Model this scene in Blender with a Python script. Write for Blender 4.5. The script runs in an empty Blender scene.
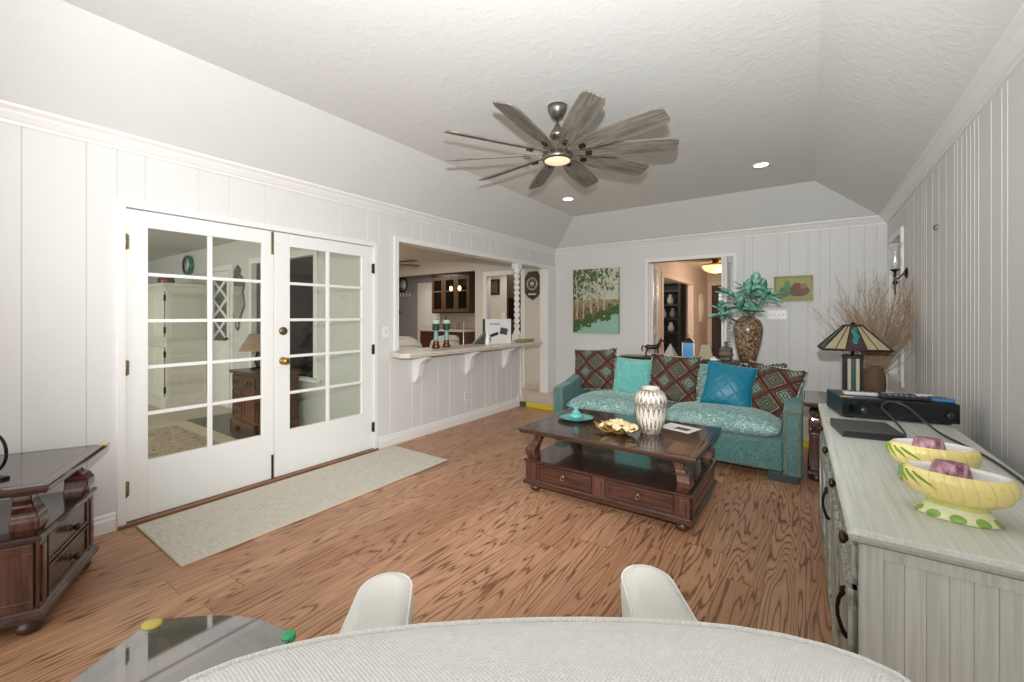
import bpy, bmesh, math, random
from math import sin, cos, pi, radians as R, sqrt, atan2, hypot
from mathutils import Vector, Matrix
random.seed(7)
SC = bpy.context.scene
COL = SC.collection

# ------------------------------------------------------------------ camera, sky, big lights, exposure
YAW = atan2(298, 426)
cd = bpy.data.cameras.new('camera'); cam = bpy.data.objects.new('camera', cd); COL.objects.link(cam)
cam.location = (0, 0, 1.35); cam.rotation_euler = (pi/2, 0, YAW)
cd.sensor_width = 36; cd.lens = 36*426/1024; cd.shift_y = -24.6/1024; cd.clip_start = 0.02
SC.camera = cam
vs = SC.view_settings
SC.display_settings.display_device = 'sRGB'
vs.view_transform = 'Standard'; vs.look = 'None'; vs.gamma = 1; vs.use_curve_mapping = False; vs.exposure = 0.08
w = bpy.data.worlds.new('sky'); SC.world = w; w.use_nodes = True
w.node_tree.nodes['Background'].inputs[0].default_value = (0.96, 0.98, 1.0, 1)
w.node_tree.nodes['Background'].inputs[1].default_value = 0.7

def lamp(name, kind, loc, energy, color=(1, 1, 1), aim=None, **kw):
    l = bpy.data.lights.new(name, kind); l.energy = energy; l.color = color
    for k, v in kw.items(): setattr(l, k, v)
    o = bpy.data.objects.new(name, l); COL.objects.link(o); o.location = loc
    if aim is not None:
        o.rotation_euler = (Vector(aim)-Vector(loc)).to_track_quat('-Z', 'Y').to_euler()
    return o
# added fill standing for window daylight, room end left open behind the camera
lamp('rear_daylight_fill', 'AREA', (-1.6, -2.4, 1.55), 45, (1, 0.99, 0.97), aim=(-1.9, 3, 1.5), shape='RECTANGLE', size=4.0, size_y=2.3)
# photographer's flash above the camera: it throws the blade shadows on the ceiling
lamp('camera_flash', 'SPOT', (0.02, -0.02, 1.60), 420, (0.99, 1.0, 1.0), aim=(-2.15, 2.95, 2.55), spot_size=R(118), spot_blend=0.6, shadow_soft_size=0.035)
# daylight in the sun room behind the french doors, entry lamp, added fills for the other rooms
lamp('sunroom_daylight', 'AREA', (-6.2, -1.8, 1.6), 85, (1, 1, 0.97), aim=(-6.6, 3, 1.2), shape='RECTANGLE', size=3.5, size_y=2.0)
lamp('kitchen_fill_lamp', 'AREA', (-6.2, 4.6, 2.46), 44, (1, 0.9, 0.8), aim=(-6.2, 4.6, 0), shape='SQUARE', size=1.2)  # unseen fill lamp added to light the kitchen
lamp('recess_fill_lamp', 'AREA', (-8.0, 7.3, 2.46), 14, (1, 0.88, 0.76), aim=(-8, 7.3, 0), shape='SQUARE', size=0.7)  # added fill for the kitchen recess, no fixture modelled
lamp('passage_fill_lamp', 'AREA', (-4.9, 6.9, 2.44), 7, (1, 0.93, 0.86), aim=(-4.9, 6.9, 0), shape='SQUARE', size=0.4)  # added to brighten the dark passage wall
lamp('entry_bulb', 'POINT', (-1.0, 9.0, 1.9), 42, (1, 0.8, 0.62), shadow_soft_size=0.15)
lamp('study_fill_lamp', 'POINT', (-3.3, 9.5, 2.2), 25, (1, 0.92, 0.82), shadow_soft_size=0.15)  # unseen fill added for the room with the bookcase

# ------------------------------------------------------------------ materials
def lin(c):
    return tuple(((x/255)/12.92 if x/255 <= 0.04045 else ((x/255+0.055)/1.055)**2.4) for x in c)
class NT:
    def __init__(s, name):
        s.m = bpy.data.materials.new(name); s.m.use_nodes = True; s.t = s.m.node_tree; s.n = s.t.nodes
        s.b = s.n['Principled BSDF']; s.out = s.n['Material Output']
    def put(s, sock, v):
        if v is None: return
        if isinstance(v, bpy.types.NodeSocket): s.t.links.new(v, sock)
        elif isinstance(v, (tuple, list)) and len(v) == 3 and sock.type == 'RGBA': sock.default_value = (*v, 1)
        else: sock.default_value = v
    def math(s, op, a, b=None, c=None):
        n = s.n.new('ShaderNodeMath'); n.operation = op
        s.put(n.inputs[0], a); s.put(n.inputs[1], b); s.put(n.inputs[2], c); return n.outputs[0]
    def mix(s, f, a, b):
        n = s.n.new('ShaderNodeMix'); n.data_type = 'RGBA'
        s.put(n.inputs[0], f); s.put(n.inputs[6], a); s.put(n.inputs[7], b); return n.outputs[2]
    def tc(s, which='Object'):
        return s.n.new('ShaderNodeTexCoord').outputs[which]
    def sep(s, v):
        n = s.n.new('ShaderNodeSeparateXYZ'); s.put(n.inputs[0], v); return n.outputs
    def comb(s, x=0.0, y=0.0, z=0.0):
        n = s.n.new('ShaderNodeCombineXYZ'); s.put(n.inputs[0], x); s.put(n.inputs[1], y); s.put(n.inputs[2], z); return n.outputs[0]
    def noise(s, v, scale=5, detail=2, rough=0.5, dist=0.0, out=0):
        n = s.n.new('ShaderNodeTexNoise'); s.put(n.inputs['Vector'], v)
        n.inputs['Scale'].default_value = scale; n.inputs['Detail'].default_value = detail
        n.inputs['Roughness'].default_value = rough; n.inputs['Distortion'].default_value = dist; return n.outputs[out]
    def voro(s, v, scale=5, feature='F1', out=0):
        n = s.n.new('ShaderNodeTexVoronoi'); n.feature = feature; s.put(n.inputs['Vector'], v); n.inputs['Scale'].default_value = scale
        return n.outputs[out]
    def white(s, v):
        n = s.n.new('ShaderNodeTexWhiteNoise'); n.noise_dimensions = '2D'; s.put(n.inputs['Vector'], v); return n.outputs[0]
    def mapping(s, v, scale=(1, 1, 1), rot=(0, 0, 0), loc=(0, 0, 0)):
        n = s.n.new('ShaderNodeMapping'); s.put(n.inputs[0], v)
        n.inputs['Scale'].default_value = scale; n.inputs['Rotation'].default_value = rot; n.inputs['Location'].default_value = loc
        return n.outputs[0]
    def ramp(s, f, stops, const=False):
        n = s.n.new('ShaderNodeValToRGB'); s.put(n.inputs[0], f); e = n.color_ramp.elements
        if const: n.color_ramp.interpolation = 'CONSTANT'
        while len(e) < len(stops): e.new(0.5)
        for el, (p, c) in zip(e, stops):
            el.position = p; el.color = (*c, 1) if len(c) == 3 else c
        return n.outputs[0]
    def bump(s, h, strength=0.3, dist=0.01):
        n = s.n.new('ShaderNodeBump'); n.inputs['Strength'].default_value = strength; n.inputs['Distance'].default_value = dist
        s.put(n.inputs['Height'], h); s.put(s.b.inputs['Normal'], n.outputs[0])
    def set(s, **k):
        names = dict(color='Base Color', rough='Roughness', metal='Metallic', coat='Coat Weight', sheen='Sheen Weight', trans='Transmission Weight',
                     emit='Emission Color', power='Emission Strength', alpha='Alpha', spec='Specular IOR Level', sheenr='Sheen Roughness', sheent='Sheen Tint', ior='IOR')
        for a, v in k.items(): s.put(s.b.inputs[names[a]], v)
        return s.m
_cache = {}
def M(name, rgb, rough=0.5, metal=0.0, var=0.0, vscale=6, bump=0.0, bscale=60, bdist=0.004, **k):
    if name in _cache: return _cache[name]
    t = NT(name); c = lin(rgb)
    co = t.tc()
    col = c
    if var:
        col = t.mix(t.noise(co, vscale, 4, 0.6), tuple(x*(1-var) for x in c), tuple(min(1, x*(1+var)) for x in c))
    if bump: t.bump(t.noise(co, bscale, 3, 0.6), bump, bdist)
    _cache[name] = t.set(color=col, rough=rough, metal=metal, **k)
    return _cache[name]

WHITE = M('white_paint', (236, 236, 233), 0.42)
WALL = M('wall_paint', (222, 221, 219), 0.6, var=0.01, vscale=2)
TRIM = M('trim_paint', (237, 236, 233), 0.38)
KWALL = M('kitchen_paint', (214, 208, 198), 0.6)
GREYW = M('grey_paint', (160, 160, 160), 0.6)
HALLW = M('sunroom_paint', (214, 216, 208), 0.6)
ENTRYW = M('entry_paint', (214, 196, 180), 0.6)
BLACK = M('black_plastic', (26, 28, 30), 0.35)
BLACKM = M('black_iron', (30, 28, 27), 0.45, metal=0.6)
BRASS = M('brass', (190, 150, 80), 0.28, metal=1)
BRONZE = M('aged_bronze', (70, 56, 42), 0.4, metal=0.8)
NICKEL = M('brushed_pewter', (136, 130, 120), 0.34, metal=0.9, var=0.08, vscale=30)
HINGE = M('antique_brass', (140, 125, 90), 0.4, metal=0.9)
CREAM = M('cream_linen', (222, 214, 200), 0.85, bump=0.3, bscale=200)
PLATE = M('switch_plate', (240, 239, 235), 0.35)
GOLDTAG = M('gold_tag', (214, 178, 96), 0.4)
YELLOW = M('yellow_strip', (210, 188, 44), 0.5)
DKGREEN = M('dark_green_block', (70, 86, 40), 0.5)
PAPER = M('white_paper', (238, 236, 230), 0.7)

def glass_mat(name, tint=(1, 1, 1), rough=0.0, refl=0.10, opacity=0.0):
    t = NT(name); n = t.n
    tr = n.new('ShaderNodeBsdfTransparent'); tr.inputs[0].default_value = (*tint, 1)
    gl = n.new('ShaderNodeBsdfGlossy'); gl.inputs['Roughness'].default_value = rough
    fr = n.new('ShaderNodeLayerWeight'); mx = n.new('ShaderNodeMixShader')
    t.t.links.new(t.math('ADD', t.math('MULTIPLY', t.math('POWER', fr.outputs['Facing'], 4.0), 0.7), refl), mx.inputs[0])
    t.t.links.new(tr.outputs[0], mx.inputs[1]); t.t.links.new(gl.outputs[0], mx.inputs[2])
    t.t.links.new(mx.outputs[0], t.out.inputs[0])
    return t.m
GLASS = glass_mat('pane_glass', (0.90, 0.90, 0.875), 0.0, 0.05)
CLEARG = glass_mat('clear_glass', (0.93, 0.94, 0.94), 0.08, 0.10)
SMOKE = glass_mat('smoked_glass', (0.42, 0.40, 0.38), 0.03, 0.30)

def emit_mat(name, rgb, power):
    t = NT(name); return t.set(color=lin(rgb), emit=lin(rgb), power=power)

def mat_ceiling():
    t = NT('knockdown_ceiling'); co = t.tc()
    a = t.noise(co, 13, 5, 0.62, 0.8); b = t.noise(co, 55, 3, 0.6)
    h = t.math('ADD', t.math('MULTIPLY', t.math('SMOOTH_MAX', a, 0.46, 0.05), 1.0), t.math('MULTIPLY', b, 0.12))
    t.bump(h, 0.22, 0.02)
    return t.set(color=lin((224, 225, 223)), rough=0.7)
CEIL = mat_ceiling()

def mat_oak():
    t = NT('oak_laminate'); co = t.tc(); x, y, z = t.sep(co)
    W, L = 0.193, 1.28
    px = t.math('DIVIDE', x, W); ix = t.math('FLOOR', px); fx = t.math('FRACT', px)
    r1 = t.white(t.comb(ix, 3.7, 0)); yo = t.math('ADD', t.math('DIVIDE', y, L), t.math('MULTIPLY', r1, 7.0))
    iy = t.math('FLOOR', yo); fy = t.math('FRACT', yo)
    r2 = t.white(t.comb(ix, iy, 0)); r3 = t.white(t.comb(t.math('ADD', ix, 31.3), iy, 0))
    off = t.math('MULTIPLY', r2, 37.0)
    v = t.comb(t.math('ADD', t.math('MULTIPLY', x, 6.5), off), t.math('ADD', t.math('MULTIPLY', y, 0.48), t.math('MULTIPLY', r3, 19.0)), off)
    n1 = t.noise(v, 1.25, 2.0, 0.42, 0.15)
    n2 = t.noise(t.comb(t.math('MULTIPLY', x, 30), t.math('MULTIPLY', y, 7), off), 1.0, 2, 0.5)
    ph = t.math('ADD', t.math('MULTIPLY', n1, 19.0), t.math('MULTIPLY', n2, 0.5))
    rings = t.math('PINGPONG', ph, 0.5)             # contour lines of a stretched field: cathedral grain
    line = t.ramp(t.math('MULTIPLY', rings, 2.0), [(0.0, (0.08, 0.08, 0.08)), (0.12, (0.30, 0.30, 0.30)), (0.32, (0.80, 0.80, 0.80)), (1.0, (1, 1, 1))])
    pore = t.noise(t.comb(t.math('MULTIPLY', x, 260), t.math('MULTIPLY', y, 9), off), 1.0, 3, 0.6)
    g = t.math('MULTIPLY', line, t.math('ADD', 0.72, t.math('MULTIPLY', pore, 0.5)))
    lo = t.mix(r2, lin((98, 62, 42)), lin((112, 74, 50)))
    hi = t.mix(r3, lin((182, 135, 102)), lin((201, 155, 120)))
    c = t.mix(g, lo, hi)
    e1 = t.math('LESS_THAN', fx, 0.012); e2 = t.math('LESS_THAN', fy, 0.0025)
    seam = t.math('MAXIMUM', e1, e2)
    c = t.mix(t.math('MULTIPLY', seam, 0.65), c, lin((74, 48, 34)))
    t.bump(t.math('SUBTRACT', t.math('MULTIPLY', g, 0.25), seam), 0.12, 0.002)
    return t.set(color=c, rough=t.math('ADD', 0.30, t.math('MULTIPLY', pore, 0.12)), spec=0.45)
OAK = mat_oak()

def mat_tile(name, a, b, grout, size, rough=0.4):
    t = NT(name); co = t.tc(); x, y, z = t.sep(co)
    fx = t.math('FRACT', t.math('DIVIDE', x, size)); fy = t.math('FRACT', t.math('DIVIDE', y, size))
    s = t.math('MAXIMUM', t.math('LESS_THAN', fx, 0.022), t.math('LESS_THAN', fy, 0.022))
    c = t.mix(t.noise(co, 6, 5, 0.65), lin(a), lin(b))
    return t.set(color=t.mix(s, c, lin(grout)), rough=rough)
TILE = mat_tile('travertine_tile', (196, 182, 166), (222, 210, 196), (170, 158, 146), 0.33)
SLATE = mat_tile('slate_tile', (74, 84, 78), (104, 112, 104), (60, 64, 60), 0.3)
STONE = mat_tile('stone_floor', (190, 178, 160), (206, 196, 180), (170, 160, 146), 0.45)

def mat_wood(name, dark, light, scale=3.0, rough=0.3, axis=0, coat=0.3):
    t = NT(name); co = t.tc()
    sc = [14, 14, 14]; sc[axis] = 1.2
    v = t.mapping(co, tuple(sc))
    n = t.noise(v, scale, 4, 0.6, 0.6)
    c = t.ramp(n, [(0.3, lin(dark)), (0.62, lin(light)), (0.8, lin(dark))])
    t.bump(n, 0.05, 0.002)
    return t.set(color=c, rough=rough, coat=coat)
MAHOG = mat_wood('mahogany', (44, 24, 19), (84, 50, 38), rough=0.28)
MAHOGY = mat_wood('mahogany_upright', (50, 27, 21), (98, 60, 46), rough=0.26, axis=2)
MAHTOP = mat_wood('polished_mahogany', (46, 30, 25), (70, 48, 40), rough=0.2, coat=0.5)
ESPRESSO = mat_wood('espresso_wood', (34, 26, 22), (58, 44, 36), rough=0.35)
CHERRY = mat_wood('cherry_chest', (70, 48, 38), (108, 78, 62), rough=0.35)
BLADE = mat_wood('weathered_blade', (84, 80, 74), (136, 130, 120), 4, rough=0.55, coat=0)
DARKCAB = mat_wood('dark_cabinet', (46, 33, 25), (70, 52, 38), rough=0.4, axis=2)
FRONTD = mat_wood('front_door_wood', (36, 22, 18), (60, 36, 28), rough=0.4, axis=2)

def mat_washed(name, axis):
    t = NT(name); co = t.tc(); sc = [95, 95, 95]; sc[axis] = 2.2
    n = t.noise(t.mapping(co, tuple(sc)), 1.0, 4, 0.65)
    c = t.ramp(n, [(0.3, lin((188, 191, 182))), (0.6, lin((212, 214, 206)))])
    return t.set(color=c, rough=0.42)
WASHX = mat_washed('grey_wash_lengthwise', 1); WASHZ = mat_washed('grey_wash_upright', 2)
def mat_carved():
    t = NT('grey_wash_carved'); co = t.tc()
    n = t.noise(t.mapping(co, (16, 16, 3)), 1.6, 3, 0.6, 1.4)
    c = t.ramp(n, [(0.36, lin((98, 98, 88))), (0.48, lin((150, 154, 144))), (0.6, lin((186, 190, 180)))])
    t.bump(n, 0.5, 0.01)
    return t.set(color=c, rough=0.5)
CARVED = mat_carved()

def mat_velvet(name, dark, mid, light, scale=26, seatlike=0.0):
    t = NT(name); co = t.tc()
    n = t.noise(co, scale, 5, 0.7, 1.6); f = t.noise(co, scale*5, 3, 0.6)
    m = t.math('ADD', t.math('MULTIPLY', n, 0.75), t.math('MULTIPLY', f, 0.25))
    c = t.ramp(m, [(0.34+seatlike, lin(dark)), (0.5+seatlike, lin(mid)), (0.64+seatlike, lin(light))])
    t.bump(m, 0.6, 0.006)
    return t.set(color=c, rough=0.5, sheen=0.5, sheenr=0.35, sheent=lin((214, 228, 224)))
VELVET = mat_velvet('teal_crushed_velvet', (42, 80, 81), (68, 112, 111), (112, 154, 149), 60)
VELLIT = mat_velvet('teal_velvet_lit', (62, 106, 103), (118, 160, 155), (214, 230, 225), 30)  # lit copy of the teal velvet, highlights painted into its pale stops

def mat_kilim():
    t = NT('kilim_fabric'); u, v, _ = t.sep(t.tc('UV'))
    n = t.noise(t.tc('UV'), 60, 2, 0.5); j = t.math('MULTIPLY', t.math('SUBTRACT', n, 0.5), 0.10)
    qu = t.math('FLOOR', t.math('ADD', t.math('MULTIPLY', u, 72), 0)); qv = t.math('FLOOR', t.math('MULTIPLY', v, 72))
    U = t.math('ADD', t.math('MULTIPLY', t.math('DIVIDE', qu, 72), 2.0), 0.3); V = t.math('ADD', t.math('MULTIPLY', t.math('DIVIDE', qv, 72), 2.0), 0.15)
    d = t.math('ADD', t.math('ABSOLUTE', t.math('SUBTRACT', t.math('FRACT', U), 0.5)), t.math('ABSOLUTE', t.math('SUBTRACT', t.math('FRACT', V), 0.5)))
    # second lattice, shifted by half a cell, so the diamonds interlock
    d2 = t.math('SUBTRACT', 1.0, d); dm = t.math('ADD', t.math('MINIMUM', d, d2), t.math('MULTIPLY', j, 0.6))
    red, dk, crm, teal, grn, gld = [lin(c) for c in ((92, 48, 42), (38, 30, 28), (186, 174, 150), (88, 140, 126), (74, 96, 70), (140, 110, 62))]
    a = t.ramp(t.math('MULTIPLY', dm, 2.0), [(0, crm), (0.09, dk), (0.2, crm), (0.25, teal), (0.42, dk), (0.52, crm), (0.56, dk), (0.62, red), (0.76, gld), (0.79, red), (0.92, dk)], True)
    b = t.ramp(t.math('MULTIPLY', dm, 2.0), [(0, teal), (0.12, dk), (0.24, gld), (0.32, grn), (0.48, dk), (0.54, teal), (0.6, red), (0.76, crm), (0.8, red), (0.93, dk)], True)
    c = t.mix(t.math('LESS_THAN', d, 0.5), a, b)
    c = t.mix(t.math('MULTIPLY', t.math('GREATER_THAN', n, 0.53), 0.6), c, dk)
    t.bump(t.noise(t.tc('UV'), 140, 2), 0.4, 0.004)
    return t.set(color=c, rough=0.9)
KILIM = mat_kilim()
def mat_quilt():
    t = NT('peacock_blue_satin'); u, v, _ = t.sep(t.tc('UV'))
    a = t.math('PINGPONG', t.math('ADD', t.math('MULTIPLY', u, 3.0), t.math('MULTIPLY', v, 3.0)), 0.5)
    b = t.math('PINGPONG', t.math('SUBTRACT', t.math('MULTIPLY', u, 3.0), t.math('MULTIPLY', v, 3.0)), 0.5)
    h = t.math('MINIMUM', t.math('MINIMUM', a, b), 0.1)
    t.bump(h, 0.8, 0.03)
    return t.set(color=lin((8, 112, 138)), rough=0.42, sheen=0.6, sheenr=0.3, sheent=lin((90, 190, 220)))
QUILT = mat_quilt()
def mat_rosette():
    t = NT('aqua_rosette_fabric'); co = t.tc('UV')
    v = t.voro(co, 4.5); h = t.math('SINE', t.math('MULTIPLY', v, 42)); n = t.noise(co, 9, 3, 0.6, 1.0)
    t.bump(t.math('ADD', h, t.math('MULTIPLY', n, 2)), 0.5, 0.012)
    return t.set(color=t.mix(n, lin((84, 176, 166)), lin((128, 208, 198))), rough=0.6, sheen=0.5)
ROSE = mat_rosette()

def mat_weave(name, rgb, s=300, dark=0.8):
    t = NT(name); u, v, z = t.sep(t.tc())
    a = t.math('SINE', t.math('MULTIPLY', t.math('ADD', u, z), s)); b = t.math('SINE', t.math('MULTIPLY', t.math('SUBTRACT', v, z), s))
    h = t.math('MULTIPLY', a, b); n = t.noise(t.tc(), 90, 4, 0.65)
    c = lin(rgb); k = t.math('ADD', t.math('MULTIPLY', h, 0.35), n)
    t.bump(h, 0.45, 0.003)
    return t.set(color=t.mix(k, tuple(x*dark for x in c), c), rough=0.9, sheen=0.25)
LINEN = mat_weave('oatmeal_linen', (232, 229, 221), 1500, 0.88)
LINENW = mat_weave('ivory_herringbone', (246, 245, 241), 1250, 0.88)
def mat_rug():
    t = NT('flatweave_rug'); co = t.tc()
    n = t.noise(t.mapping(co, (3, 60, 1)), 3.0, 4, 0.7); m = t.noise(t.mapping(co, (160, 14, 1)), 1, 2, 0.5)
    f = t.math('ADD', t.math('MULTIPLY', n, 0.7), t.math('MULTIPLY', m, 0.3))
    t.bump(m, 0.3, 0.003)
    return t.set(color=t.ramp(f, [(0.32, lin((166, 158, 142))), (0.5, lin((206, 200, 186))), (0.7, lin((222, 217, 205)))]), rough=0.95)
RUG = mat_rug()
def mat_floral():
    t = NT('floral_rug'); co = t.tc()
    n = t.noise(co, 7, 5, 0.7, 1.5); v = t.voro(co, 9)
    c = t.ramp(t.math('ADD', t.math('MULTIPLY', n, 0.7), t.math('MULTIPLY', v, 0.4)), [(0.4, lin((150, 132, 112))), (0.5, lin((196, 184, 160))), (0.6, lin((170, 156, 132))), (0.7, lin((206, 198, 178)))])
    return t.set(color=c, rough=0.95)
FLORAL = mat_floral()

def mat_birch():
    t = NT('birch_painting'); u, v, _ = t.sep(t.tc('UV')); co = t.tc('UV')
    n = t.noise(co, 15, 5, 0.7, 0.8); n2 = t.noise(co, 34, 3, 0.6)
    sky = t.mix(n2, lin((168, 176, 144)), lin((226, 224, 208)))
    leaf = t.ramp(n2, [(0.3, lin((36, 54, 32))), (0.55, lin((78, 104, 62))), (0.7, lin((150, 160, 110)))])
    dens = t.math('ADD', n, t.math('ADD', t.math('MULTIPLY', v, 0.16), t.math('MULTIPLY', u, -0.14)))
    c = t.mix(t.math('GREATER_THAN', dens, 0.55), sky, leaf)
    mid = t.ramp(t.math('ADD', v, t.math('MULTIPLY', n2, 0.2)), [(0.45, lin((126, 104, 72))), (0.6, lin((164, 150, 112))), (0.7, lin((206, 202, 178)))])
    c = t.mix(t.math('LESS_THAN', v, 0.52), c, t.mix(t.math('GREATER_THAN', n, 0.56), mid, leaf))
    bx = t.math('PINGPONG', t.math('ADD', t.math('MULTIPLY', u, 6.5), t.math('MULTIPLY', t.noise(t.comb(u, t.math('MULTIPLY', v, 2), 0), 5), 0.8)), 0.5)
    trunk = t.math('MULTIPLY', t.math('MULTIPLY', t.math('LESS_THAN', bx, 0.085), t.math('LESS_THAN', u, 0.85)), t.math('LESS_THAN', t.math('ABSOLUTE', t.math('SUBTRACT', v, 0.5)), 0.30))
    c = t.mix(trunk, c, t.mix(n2, lin((120, 108, 84)), lin((236, 232, 214))))
    water = t.mix(n2, lin((96, 160, 136)), lin((180, 214, 196)))
    shore = t.math('ADD', t.math('MULTIPLY', u, 0.26), t.math('SUBTRACT', t.math('MULTIPLY', t.noise(co, 6, 4, 0.7), 0.5), 0.20))
    isb = t.math('LESS_THAN', v, t.math('ADD', shore, -0.02)); isg = t.math('LESS_THAN', v, t.math('ADD', shore, 0.13))
    c = t.mix(isg, c, t.mix(n2, lin((30, 56, 28)), lin((88, 118, 56)))); c = t.mix(isb, c, water)
    t.bump(n2, 0.5, 0.01)
    return t.set(color=c, rough=0.6)
BIRCH = mat_birch()
def ell(t, u, v, cx, cy, rx, ry):
    a = t.math('POWER', t.math('DIVIDE', t.math('SUBTRACT', u, cx), rx), 2.0); b = t.math('POWER', t.math('DIVIDE', t.math('SUBTRACT', v, cy), ry), 2.0)
    return t.math('LESS_THAN', t.math('ADD', a, b), 1.0)
def mat_still():
    t = NT('still_life_painting'); u, v, _ = t.sep(t.tc('UV')); n = t.noise(t.tc('UV'), 22, 4, 0.6)
    c = t.mix(n, lin((116, 136, 62)), lin((176, 186, 104)))
    c = t.mix(t.math('LESS_THAN', v, 0.25), c, t.mix(n, lin((120, 130, 70)), lin((170, 172, 110))))
    c = t.mix(ell(t, u, v, 0.66, 0.40, 0.30, 0.26), c, t.mix(n, lin((60, 34, 28)), lin((128, 84, 66))))
    c = t.mix(ell(t, u, v, 0.62, 0.62, 0.13, 0.14), c, lin((128, 44, 40)))
    c = t.mix(ell(t, u, v, 0.80, 0.60, 0.10, 0.12), c, lin((150, 110, 60)))
    c = t.mix(ell(t, u, v, 0.27, 0.36, 0.17, 0.24), c, t.mix(n, lin((40, 84, 40)), lin((88, 140, 70))))
    c = t.mix(ell(t, u, v, 0.33, 0.64, 0.09, 0.22), c, t.mix(n, lin((50, 100, 46)), lin((110, 160, 84))))
    return t.set(color=c, rough=0.5)
STILL = mat_still()
def mat_mosaic():
    t = NT('shell_mosaic'); co = t.tc()
    n = t.noise(co, 34, 3, 0.6, 0.6); v = t.voro(co, 46)
    c = t.ramp(t.math('ADD', t.math('MULTIPLY', n, 0.8), t.math('MULTIPLY', v, 0.25)), [(0.36, lin((50, 37, 29))), (0.5, lin((104, 80, 58))), (0.62, lin((150, 122, 92))), (0.74, lin((190, 168, 136)))])
    return t.set(color=c, rough=0.25, coat=0.5)
MOSAIC = mat_mosaic()
def mat_chevron():
    t = NT('chevron_ceramic'); u, v, _ = t.sep(t.tc('UV'))
    n = t.noise(t.tc(), 120, 3, 0.7); n2 = t.noise(t.tc(), 16, 3, 0.6)
    z = t.math('ADD', t.math('PINGPONG', t.math('MULTIPLY', u, 20), 0.5), t.math('MULTIPLY', t.math('SUBTRACT', n2, 0.5), 0.35))
    k = t.math('FRACT', t.math('ADD', t.math('MULTIPLY', v, 4.0), t.math('MULTIPLY', z, 0.9)))
    tri = t.math('GREATER_THAN', k, 0.42)
    # plain white shoulder, patterned belly
    low = t.math('LESS_THAN', t.math('ADD', v, t.math('MULTIPLY', z, -0.25)), 0.68)
    f = t.math('MULTIPLY', t.math('MULTIPLY', tri, low), t.math('GREATER_THAN', n, 0.45))
    c = t.mix(f, t.mix(n2, lin((206, 198, 184)), lin((236, 232, 222))), t.mix(n2, lin((90, 76, 66)), lin((134, 118, 104))))
    t.bump(t.math('ADD', k, n), 0.5, 0.006)
    return t.set(color=c, rough=0.5)
CHEV = mat_chevron()

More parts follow.
